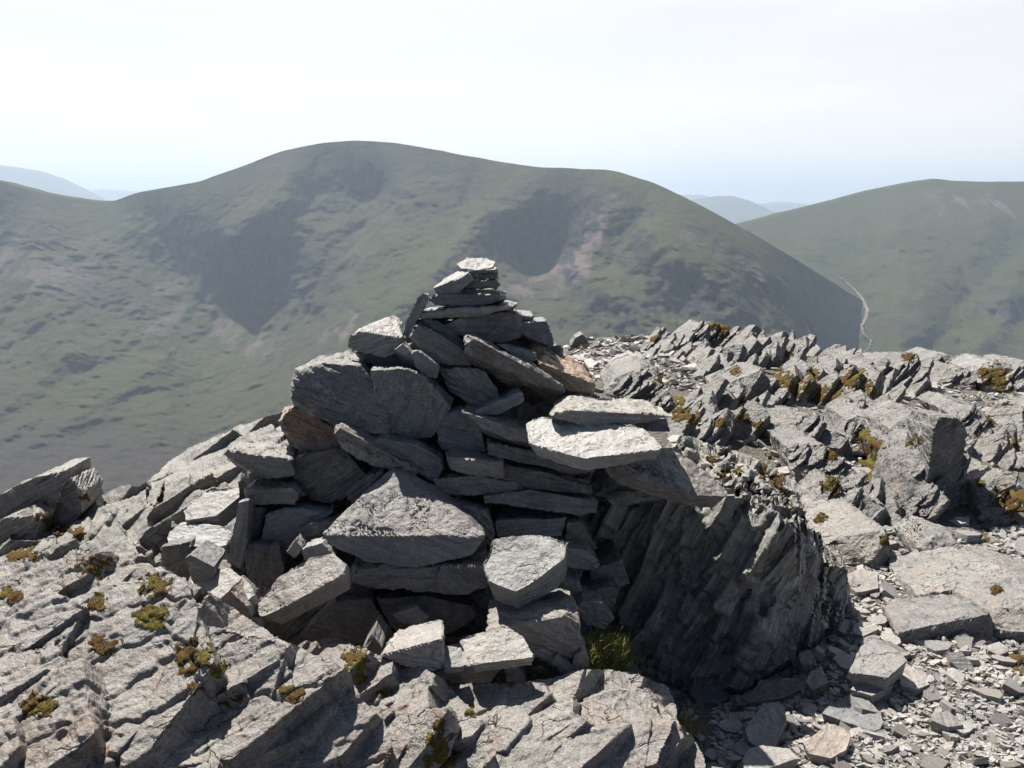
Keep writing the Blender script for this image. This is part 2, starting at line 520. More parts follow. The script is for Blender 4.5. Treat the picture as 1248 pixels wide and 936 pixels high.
def hill_sheet(name, sky, ctrl, x0, x1, nx, ny, bottom, mat, rough_amp, back=900, seed=0, scree_fn=None, sky_noise=1.2, dmin=600, crag_fn=None, heath_fn=None, relief=()):
    px = np.linspace(x0, x1, nx)
    top = interp(sky, px) + sky_noise * fbm(np.c_[px / 26, px * 0, px * 0], 4, seed)
    t = np.linspace(0, 1, ny) ** 1.15
    PX = np.repeat(px[None], ny, 0)
    PY = top[None] + t[:, None] * (bottom - top[None])
    D = TPS([(a, b) for a, b, c in ctrl], [c for a, b, c in ctrl])(np.c_[PX.ravel(), PY.ravel()]).reshape(ny, nx)
    D = np.maximum(D, dmin)
    # spurs (towards the viewer) and gullies (away), each a line on the hillside
    wob = 16 * fbm(np.c_[PX.ravel() / 45, PY.ravel() / 45, PX.ravel() * 0], 4, seed + 50).reshape(PX.shape)
    for line, amp, w in relief:
        dd = np.full(PX.shape, 1e9)
        for (ax, ay), (bx, by) in zip(line[:-1], line[1:]):
            L2 = (bx - ax) ** 2 + (by - ay) ** 2
            u = np.clip(((PX - ax) * (bx - ax) + (PY - ay) * (by - ay)) / L2, 0, 1)
            dd = np.minimum(dd, np.hypot(PX - ax - u * (bx - ax) + wob, PY - ay - u * (by - ay) + wob))
        D = D + amp * np.exp(-(dd / w) ** 1.5) * np.minimum(1, t * 9)[:, None]
    # relief: gullies running down the slope, and crags
    W = at(PX, PY, D).reshape(-1, 3)
    fade = np.minimum(1, t * 7)[:, None]
    gul = ridged(np.c_[W[:, 0] / 150 + .6 * gnoise(W / 300, seed + 3), W[:, 1] / 640, W[:, 2] / 520], 4, seed + 1).reshape(ny, nx)
    lump = fbm(W / 130, 5, seed + 2, .55).reshape(ny, nx)
    crag = ridged(W / 45, 3, seed + 9).reshape(ny, nx)
    if crag_fn is not None:
        # crags come in broken tiers with grassy rakes between them
        base_fn = crag_fn
        qx = np.c_[PX.ravel() / 30 + PY.ravel() / 60, PY.ravel() / 17, PX.ravel() * 0]
        tier = .5 + .9 * fbm(qx, 5, seed + 71, .62).reshape(PX.shape) + .45 * gnoise(np.c_[PX.ravel() / 9 - PY.ravel() / 30, PY.ravel() / 40, PX.ravel() * 0], seed + 72).reshape(PX.shape)
        crag_fn = lambda a, b: base_fn(a, b) * np.clip(.25 + 1.3 * tier, 0, 1.25)
    cg = crag_fn(PX, PY) if crag_fn is not None else 0
    rib = ridged(np.c_[W[:, 0] / 55, W[:, 1] / 260, W[:, 2] / 220], 3, seed + 14).reshape(ny, nx)
    D = D + cg * rib * rough_amp * 1.1 * fade
    D = D + (gul * 1.2 + lump * .6 + crag * .4) * rough_amp * fade * (.35 + .65 * sstep(0, 1, (1 - t)[:, None] * 1.6))
    P = at(PX, PY, D)
    rows = [P]
    # the far side of the ridge falls away behind the skyline
    for k, (dy, dz) in enumerate(((.05, .012), (.2, -.06), (.6, -.3), (1, -.62))):
        q = P[0].copy(); q[:, 1] += back * dy; q[:, 2] += back * dz * (1 if k else .3)
        rows.insert(0, q[None])
    P = np.concatenate(rows, 0)
    n, m = P.shape[:2]
    idx = np.arange(n * m).reshape(n, m)
    F = np.stack([idx[:-1, :-1], idx[1:, :-1], idx[1:, 1:], idx[:-1, 1:]], -1).reshape(-1, 4)
    o = mesh_obj(name, P.reshape(-1, 3), F, mat, origin=np.zeros(3), sharp=180)
    for an, fn in (('scree', scree_fn), ('crag', crag_fn), ('heather', heath_fn)):
        sc = np.zeros((n, m))
        if fn is not None: sc[4:] = fn(PX, PY)
        at_ = o.data.attributes.new(an, 'FLOAT', 'POINT')
        at_.data.foreach_set('value', sc.ravel().astype(np.float32))
    tag(o, kind='structure')
    return o


def blobs(spec):
    def f(PX, PY):
        o = np.zeros_like(PX)
        q = np.c_[PX.ravel() / 38, PY.ravel() / 38, PX.ravel() * 0]
        PX = PX + 30 * fbm(q, 5, 91, .62).reshape(PX.shape)
        PY = PY + 34 * fbm(q + 7.7, 5, 92, .62).reshape(PX.shape)
        for x, y, rx, ry, rot, a in spec:
            c, s = math.cos(R(rot)), math.sin(R(rot))
            u = ((PX - x) * c + (PY - y) * s) / rx
            v = (-(PX - x) * s + (PY - y) * c) / ry
            o = np.maximum(o, a * np.exp(-(u * u + v * v)))
        return o
    return f


SKY_MAIN = [(-500, 205), (-200, 212), (-60, 214), (0, 222), (60, 238), (100, 244), (135, 247), (165, 235), (240, 222), (300, 201), (340, 185), (385, 175),
            (430, 171), (480, 174), (530, 183), (600, 196), (650, 204), (700, 206), (750, 208), (800, 224), (850, 248), (900, 275), (950, 304), (1000, 335),
            (1050, 366), (1100, 398), (1180, 450)]
MAIN = [(-500, 205, 2300), (-500, 420, 1800), (-500, 620, 1200), (-250, 210, 2400), (-250, 400, 1900), (-250, 600, 1250),
        (0, 222, 2500), (130, 247, 2650), (300, 200, 2600), (430, 172, 2650), (600, 196, 2500), (750, 208, 2280), (850, 248, 2060), (950, 305, 2060), (1045, 370, 2490), (1043, 400, 2310), (1110, 400, 2750), (1040, 540, 1850),
        (0, 300, 2270), (0, 400, 1950), (0, 500, 1600), (0, 600, 1250), (0, 720, 950), (100, 350, 2200), (100, 450, 1830), (100, 560, 1400),
        (290, 292, 2330), (290, 375, 2250), (250, 310, 2330), (330, 300, 2300), (200, 290, 2420), (200, 335, 2350), (350, 360, 2200),
        (300, 430, 2040), (300, 500, 1700), (220, 480, 1750), (230, 560, 1420), (350, 480, 1740), (300, 650, 1050), (500, 700, 1000), (800, 700, 1000), (1100, 700, 1500),
        (450, 260, 2400), (450, 330, 2100), (440, 420, 1830), (560, 280, 2230), (540, 330, 2020), (480, 400, 1850),
        (600, 275, 2260), (650, 230, 2330), (650, 320, 2200), (690, 260, 2220), (720, 300, 2060), (640, 360, 1950), (700, 400, 1780),
        (760, 250, 2150), (800, 300, 1930), (850, 345, 1800), (850, 395, 1720), (900, 345, 1770), (960, 400, 1790), (1000, 380, 2100), (1040, 440, 2110),
        (1180, 470, 2600), (600, 520, 1500), (850, 520, 1400)]
M_HILL = mat_hill('fell_slope', (.034, .040, .016), (.068, .071, .027), (.115, .088, .086), (.012, .013, .015))
CRAGS = blobs([(290, 340, 55, 42, 0, 1), (262, 308, 60, 18, 15, .9), (205, 300, 46, 20, 10, .8), (352, 318, 16, 34, -25, .75), (165, 262, 40, 14, 25, .5), (655, 285, 40, 42, 0, .95), (592, 300, 22, 22, -30, .8), (690, 300, 20, 26, 0, .7),
               (850, 352, 90, 24, 10, .9), (780, 385, 110, 24, 0, .85), (680, 395, 60, 18, 0, .7), (640, 232, 60, 14, -20, .55), (440, 225, 130, 22, 10, .6), (330, 255, 30, 22, 0, .5), (780, 250, 70, 14, 25, .5), (880, 300, 60, 12, 28, .55),
               (560, 240, 60, 20, 15, .5), (480, 260, 60, 14, 35, .5)])
HEATH = blobs([(60, 600, 330, 110, 0, 1), (-200, 520, 300, 120, 0, .9), (30, 470, 120, 40, 20, .35), (430, 215, 160, 40, 5, .5), (700, 250, 120, 25, 10, .4), (120, 350, 120, 60, 20, .5), (880, 310, 80, 20, 30, .3), (560, 420, 120, 40, 0, .4)])
RELIEF = [([(650, 212), (600, 265), (540, 330), (470, 395), (420, 450)], -95, 40), ([(350, 210), (322, 255), (285, 288)], -75, 26), ([(760, 215), (800, 290), (860, 338), (890, 380)], -70, 34),
          ([(135, 250), (128, 300), (165, 370), (200, 430)], -60, 30), ([(700, 330), (760, 372), (800, 420)], -65, 28), ([(480, 185), (500, 240), (470, 290)], -45, 26), ([(60, 240), (40, 320), (80, 420)], -55, 40), ([(905, 290), (960, 350), (990, 420)], -45, 30),
          ([(690, 245), (692, 300), (640, 370), (600, 420)], 45, 36), ([(262, 300), (300, 380), (320, 440)], 38, 58), ([(450, 225), (425, 300), (385, 385)], 60, 30), ([(785, 240), (745, 320)], 45, 20), ([(220, 440), (250, 540), (300, 640)], 70, 34),
          ([(190, 260), (215, 330)], 50, 24), ([(575, 210), (560, 260)], 45, 22), ([(850, 270), (900, 330), (930, 400)], 40, 20), ([(0, 260), (-10, 400)], 50, 30), ([(390, 190), (380, 250)], 40, 20)]
hill_sheet('hill', SKY_MAIN, MAIN, -500, 1180, 620, 330, 740, M_HILL, 40, relief=RELIEF, seed=3, crag_fn=CRAGS, heath_fn=HEATH,
           scree_fn=blobs([(60, 330, 110, 60, 20, .55), (300, 410, 70, 30, 30, .55), (200, 380, 60, 60, 45, .5), (720, 280, 14, 60, 25, .95), (690, 330, 45, 22, -30, .8),
                           (640, 350, 40, 16, -35, .7), (930, 340, 90, 20, 30, .5), (1000, 390, 50, 30, 10, .5), (830, 290, 60, 30, 30, .35), (380, 330, 60, 30, -35, .35), (420, 395, 60, 18, -25, .45)]))

SKY_RIGHT = [(780, 318), (850, 292), (905, 273), (950, 261), (1000, 249), (1060, 233), (1110, 223), (1128, 220), (1145, 218), (1165, 221), (1200, 222), (1260, 222), (1400, 236), (1750, 300)]
RIGHT = [(780, 318, 2900), (905, 272, 3150), (1000, 248, 3250), (1140, 220, 3250), (1260, 222, 3200), (1400, 236, 3150), (1750, 300, 2800), (1140, 300, 2760), (1140, 400, 2300), (1140, 460, 2080),
         (1000, 300, 2900), (1000, 400, 2350), (900, 400, 2300), (1248, 300, 2700), (1248, 340, 2540), (1248, 385, 2440), (1248, 440, 2150), (1190, 385, 2380), (1100, 430, 2200), (1040, 350, 2620), (1040, 440, 2130),
         (780, 700, 1300), (1248, 700, 1300), (1750, 700, 1300), (1750, 450, 2000), (1050, 560, 1750)]
M_HILL2 = mat_hill('moor_slope', (.040, .048, .020), (.064, .069, .029), (.130, .100, .105), (.030, .031, .036))
hill_sheet('hill', SKY_RIGHT, RIGHT, 780, 1750, 300, 200, 740, M_HILL2, 34, relief=[([(1240, 300), (1180, 360), (1140, 430)], 60, 30), ([(1110, 230), (1090, 320), (1120, 400)], -50, 40), ([(1230, 370), (1200, 420)], -60, 26)], seed=21, crag_fn=blobs([(1230, 385, 60, 18, -10, .9), (1190, 410, 40, 10, 0, .6)]), scree_fn=blobs([(1180, 250, 90, 20, 8, .5), (1060, 420, 60, 40, 0, .25)]), sky_noise=.8)

M_FAR = mat_hill('distant_fell', (.04, .045, .03), (.06, .065, .04), (.1, .09, .08), (.05, .05, .05), scale=.3)
for sky, D0, xr in (([(-700, 190), (-300, 180), (-100, 192), (0, 203), (40, 209), (70, 219), (95, 231), (125, 247), (240, 262)], 11500, (-700, 240)),
                    ([(20, 262), (90, 235), (120, 231), (160, 234), (215, 227), (245, 221), (300, 226), (420, 240)], 18000, (20, 420)),
                    ([(760, 262), (815, 250), (860, 243), (880, 240), (898, 240), (915, 245), (935, 254), (950, 262), (985, 275)], 10500, (760, 985)),
                    ([(780, 240), (840, 238), (857, 238), (880, 244), (920, 251), (950, 247), (975, 248), (1000, 252), (1080, 262)], 16000, (780, 1080))):
    c = [(x, y, D0) for x, y in sky] + [(x, 300, D0 * .82) for x, _ in sky[::3]]
    hill_sheet('hill', sky, c, xr[0], xr[1], 160, 30, 330, M_FAR, 90, back=4000, seed=int(D0 / 100), sky_noise=.6)

# the trodden path climbing the right hill
ptsP = [(1020, 336), (1033, 345), (1044, 356), (1052, 366), (1057, 378), (1055, 388), (1050, 398), (1052, 407), (1061, 415), (1060, 424), (1050, 432), (1043, 441), (1030, 452)]
fR = TPS([(a, b) for a, b, c in RIGHT], [c for a, b, c in RIGHT])
hills_r = [o for o in bpy.data.objects if o.name.startswith('hill')][1]
from mathutils.bvhtree import BVHTree
bvh = BVHTree.FromPolygons([v.co[:] for v in hills_r.data.vertices], [p.vertices[:] for p in hills_r.data.polygons])


def on_hill(px, py):
    d = at(px, py, 1.0) - EYE
    h = bvh.ray_cast(Vector(EYE), Vector(d).normalized())
    return None if h[0] is None else np.array(h[0])


q = np.array(ptsP, float)
s = np.linspace(0, len(q) - 1, 110)
cx = np.interp(s, np.arange(len(q)), q[:, 0]) + 1.4 * gnoise(np.c_[s * 1.3, s * 0, s * 0], 4)
cy = np.interp(s, np.arange(len(q)), q[:, 1])
vv, ff = [], []
for k in range(len(s)):
    w = .8 + 1.3 * math.exp(-((s[k] - 4.5) / 2.2) ** 2) + .5 * math.sin(k * .7) * math.sin(k * 1.9)
    row = [on_hill(cx[k] + e * w, cy[k]) for e in (-1, -.3, .3, 1)]
    if any(r is None for r in row): continue
    for r_ in row: vv.append(r_ + (EYE - r_) / np.linalg.norm(r_ - EYE) * 1.5 + np.array([0, 0, 1.6]))
for k in range(len(vv) // 4 - 1):
    for e in range(3):
        ff.append((k * 4 + e, k * 4 + e + 1, k * 4 + 5 + e, k * 4 + 4 + e))
M_PATH = mat_plain('worn_path', (.19, .16, .135), .9, .25, .2)
tag(mesh_obj('path', vv, ff, M_PATH, origin=np.zeros(3)), kind='structure')

# ------------------------------------------------------------------ the summit ground
GC = []
for px, py, Y in [(1100, 930, 2.65), (880, 900, 2.85), (870, 848, 3.36), (950, 815, 3.45), (800, 845, 3.3), (1240, 930, 2.65), (1000, 800, 3.37), (1240, 800, 3.4), (1050, 700, 4.17), (1200, 680, 4.4), (1000, 620, 5.0), (1240, 600, 5.2),
                  (1240, 500, 7.4), (1240, 468, 9.3), (1100, 480, 8.0), (1000, 500, 7.0), (1000, 445, 9.5), (880, 420, 10.3), (700, 445, 8.3), (700, 420, 10.0), (780, 470, 7.2), (800, 415, 10.4), (600, 450, 7.8),
                  (500, 800, 3.2), (350, 790, 3.2), (700, 815, 3.2), (500, 480, 6.2)]:
    GC.append(at(px, py, Y))
for p in [(-1.6, 4.5, .02), (-1.05, 4.9, .3), (-2.0, 4.2, -.1), (-.95, 4.0, .15), (-1.6, 3.5, -.05), (0, 0, -.06), (-2, 0, -.1), (2.5, 0, -.08), (0, -4, -.1), (-1.0, 2.2, .0), (0.3, 2.2, .0), (1.2, 1.6, -.05), (-4, 2.5, -.2), (-5, 6, -1.4), (-3.4, 7.5, -1.2), (-1.0, 9.5, -.7), (1, 13.5, -.6),
          (3.5, 13.5, -.8), (6.5, 12.5, -1.0), (8, 8, -.1), (7, 3, -.1), (6, -3, -.3), (-6, -3, -.6)]:
    GC.append(np.array(p, float))
GC = np.array(GC)
_g = TPS(GC[:, :2], GC[:, 2], 1e-4)


def zg(xy, detail=True):
    xy = np.asarray(xy, float).reshape(-1, 2)
    r = np.hypot(xy[:, 0], xy[:, 1] - 4)
    lim = np.minimum(1.0, 11.0 / np.maximum(r, 1e-6))
    inner = np.c_[xy[:, 0] * lim, (xy[:, 1] - 4) * lim + 4]
    z = _g(inner) - .75 * np.maximum(0, r - 11.0)
    if detail:
        p = np.c_[xy, xy[:, 0] * 0]
        z = z + .035 * fbm(p * 1.7, 4, 5) + .014 * fbm(p * 9, 3, 6)
        z = z + np.where(r > 14, 2.0 * fbm(p * .05, 4, 8) * np.minimum(1, (r - 14) / 40), 0)
    return z


def ground_hit(px, py):
    """First meeting of each pixel's ray with the summit ground."""
    px = np.atleast_1d(np.asarray(px, float)); py = np.atleast_1d(np.asarray(py, float))
    Ys = np.geomspace(1.2, 14, 160)
    P = at(px[:, None], py[:, None], Ys[None])
    below = P[..., 2] < zg(P[..., :2].reshape(-1, 2), False).reshape(len(px), -1)
    k = below.argmax(1)
    ok = below.any(1)
    k = np.clip(k, 1, len(Ys) - 1)
    gap = P[..., 2] - zg(P[..., :2].reshape(-1, 2), False).reshape(len(px), -1)
    r = np.arange(len(px))
    g0, g1 = gap[r, k - 1], gap[r, k]
    f = np.clip(g0 / np.maximum(g0 - g1, 1e-9), 0, 1)
    return at(px, py, np.where(ok, Ys[k - 1] + (Ys[k] - Ys[k - 1]) * f, np.nan))


ang = np.r_[np.arange(-180, -38, 4.0), np.arange(-38, 38, .22), np.arange(38, 180.1, 4.0)]
rad = np.r_[np.geomspace(.05, 1.6, 14)[:-1], np.geomspace(1.6, 14, 400), np.geomspace(14, 900, 50)[1:]]
AA, RR = np.meshgrid(R(1) * ang, rad)
XY = np.stack([np.sin(AA) * RR, np.cos(AA) * RR], -1)
Z = zg(XY.reshape(-1, 2)).reshape(AA.shape)
n, m = AA.shape
idx = np.arange(n * m).reshape(n, m)
F = np.stack([idx[:-1, :-1], idx[:-1, 1:], idx[1:, 1:], idx[1:, :-1]], -1).reshape(-1, 4)
tag(mesh_obj('ground', np.concatenate([XY, Z[..., None]], -1).reshape(-1, 3), F, M_SCREE, origin=np.zeros(3), sharp=180), kind='structure')

# ------------------------------------------------------------------ rocks from traced outlines


def hull_mesh(pts):
    bm = bmesh.new()
    for p in pts: bm.verts.new(p)
    r = bmesh.ops.convex_hull(bm, input=bm.verts)
    junk = list({g for g in r['geom_interior'] + r['geom_unused'] if isinstance(g, bmesh.types.BMVert)})
    if junk: bmesh.ops.delete(bm, geom=junk, context='VERTS')
    return bm


def chip_corners(pts, n, amount):
    """Knock n corners off a convex rock."""
    for _ in range(n):
        bm = hull_mesh(pts)
        vs = [np.array(v.co) for v in bm.verts]
        c = np.mean(vs, 0)
        v = vs[random.randrange(len(vs))]
        d = v - c; L = np.linalg.norm(d); d = d / max(L, 1e-9)
        d = d + np.array([random.uniform(-.5, .5) for _ in range(3)]); d /= np.linalg.norm(d)
        h = max((np.array(w) - c) @ d for w in vs)
        cut = h * (1 - random.uniform(.4, 1.0) * amount)
        bmesh.ops.bisect_plane(bm, geom=bm.verts[:] + bm.edges[:] + bm.faces[:], plane_co=Vector(c + d * cut), plane_no=Vector(d), clear_outer=True)
        pts = [np.array(v.co) for v in bm.verts]
        bm.free()
    return pts


def refine(bm, L):
    bmesh.ops.triangulate(bm, faces=bm.faces[:])
    for _ in range(9):
        es = [e for e in bm.edges if e.calc_length() > L]
        if not es: break
        bmesh.ops.subdivide_edges(bm, edges=es, cuts=1)
        big = [f for f in bm.faces if len(f.verts) > 3]
        if big: bmesh.ops.triangulate(bm, faces=big)


def union(hulls):
    """Fuse convex pieces into one closed rock."""
    if len(hulls) == 1: return hull_mesh(hulls[0])
    bm = bmesh.new()
    for h in hulls:
        b = hull_mesh(h)
        me = bpy.data.meshes.new('tmp'); b.to_mesh(me); b.free()
        bm.from_mesh(me); bpy.data.meshes.remove(me)
    me = bpy.data.meshes.new('tmp'); bm.to_mesh(me); bm.free()
    c = np.mean(hulls[0], 0)
    bt = hull_mesh([c + .004 * np.array(v) for v in ((1, 1, 1), (1, -1, -1), (-1, 1, -1), (-1, -1, 1))])
    mt = bpy.data.meshes.new('tmp2'); bt.to_mesh(mt); bt.free()
    o, t = bpy.data.objects.new('tmp', me), bpy.data.objects.new('tmp2', mt)
    COL.objects.link(o); COL.objects.link(t)
    md = o.modifiers.new('b', 'BOOLEAN'); md.operation = 'UNION'; md.solver = 'EXACT'; md.use_self = True; md.object = t
    dg = bpy.context.evaluated_depsgraph_get()
    out = bpy.data.meshes.new_from_object(o.evaluated_get(dg))
    bm = bmesh.new(); bm.from_mesh(out)
    for x in (o, t): bpy.data.objects.remove(x)
    for x in (me, mt, out): bpy.data.meshes.remove(x)
    bmesh.ops.remove_doubles(bm, verts=bm.verts[:], dist=.0005)
    bmesh.ops.dissolve_degenerate(bm, edges=bm.edges[:], dist=.0004)
    return bm


def rock(name, hulls, mat, n=None, L=.008, amp=1.0, seed=0, color=(.26, .255, .25), chips=3, chip=.16, sharp=32, lam=1.0):
    hulls = [chip_corners(h, chips, chip) if chips else h for h in hulls]
    allp = np.concatenate([np.asarray(h) for h in hulls], 0)
    if n is None:
        c = allp - allp.mean(0)
        w, V = np.linalg.eigh(c.T @ c)
        n = V[:, 0]
        if n[2] < 0: n = -n
    fr = frame_of(n)
    size = np.ptp(allp @ fr, axis=0)
    bm = union(hulls)
    refine(bm, L)
    bm.normal_update()
    V = np.array([v.co[:] for v in bm.verts])
    for i_, v_ in enumerate(bm.verts): v_.index = i_
    Fc = np.array([[v.index for v in f.verts] for f in bm.faces])
    bm.free()
    N = vnormals(V, Fc)
    q = (V - allp.mean(0)) @ fr + seed * 7.31
    nn = N @ fr
    s = min(.35, float(np.median(size)))
    flat = sstep(.55, .85, np.abs(nn[:, 2]))
    d = .040 * s * fbm(q * (2.2 / s), 4, seed, .5)
    d = d + .016 * s * fbm(q * (7.5 / s), 4, seed + 21, .6)
    t = fbm(q * np.array([4.5, 4.5, 1.5]) * (.6 / s) ** .5, 4, seed + 3)
    kk = 5.0
    st = (np.floor(t * kk) + sstep(.35, .65, t * kk - np.floor(t * kk))) / kk
    d = d + flat * st * .034 * s * 1.3
    d = d + (1 - flat) * lam * .005 * (ridged(q * np.array([5, 5, 60]), 2, seed + 7)) * min(1, s / .2)
    d = d + .0022 * fbm(q * 55, 3, seed + 9)
    V = V + N * (d * amp)[:, None]
    return mesh_obj(name, V, Fc, mat, fr=fr, sharp=sharp, color=color)


ZO = {1: (260, 300, 3.12), 2: (500, 300, 3.12), 3: (200, 540, 3.12), 4: (500, 560, 3.12), 5: (660, 380, 3.671), 6: (908, 380, 3.671), 7: (908, 600, 2.785), 8: (0, 560, 2.49), 9: (350, 700, 2.496), 0: (0, 0, 1)}


def zpx(zone, pts):
    ox, oy, s = ZO[zone]
    a = np.array(pts, float)
    return np.c_[ox + a[:, 0] / s, oy + a[:, 1] / s]


def traced(zone, F, T=None, Y=3.5, D=.25, back=.82, flat=False, sink=0.0, lean=0.0, turn=0.0):
    """Corner points of a rock: front outline F at distance Y, far top edge T at Y + D (or level with the front edge)."""
    f = zpx(zone, F)
    Yv = Y + (lean * (f[:, 1].max() - f[:, 1]) - turn * (f[:, 0] - f[:, 0].min())) * Y / FPX
    Fw = at(f[:, 0], f[:, 1], Yv)
    if lean: D = D + float(Yv.max() - Y) * .6
    c = Fw.mean(0)
    pts = [Fw]
    if sink:
        low = Fw[Fw[:, 2] < c[2]].copy(); low[:, 2] -= sink; pts.append(low)
    if T is not None:
        t = zpx(zone, T)
        if flat:
            Tw = on_plane(t[:, 0], t[:, 1], Fw[:, 2].max() + .01)
            D = max(.1, float(Tw[:, 1].max() - Y))
        else:
            Tw = at(t[:, 0], t[:, 1], Y + D)
        pts.append(Tw)
        B = Tw.copy(); B[:, 2] -= max(.04, .8 * np.ptp(Fw[:, 2])); pts.append(c + (B - c) * np.array([.9, 1, 1]))
    if not flat:
        B = c + (Fw - c) * back + np.array([0, D, 0]); pts.append(B)
    return np.concatenate(pts, 0)


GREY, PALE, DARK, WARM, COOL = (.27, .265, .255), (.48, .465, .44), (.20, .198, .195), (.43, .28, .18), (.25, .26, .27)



def cY(py): return 3.75 - (py - 320) * .00146


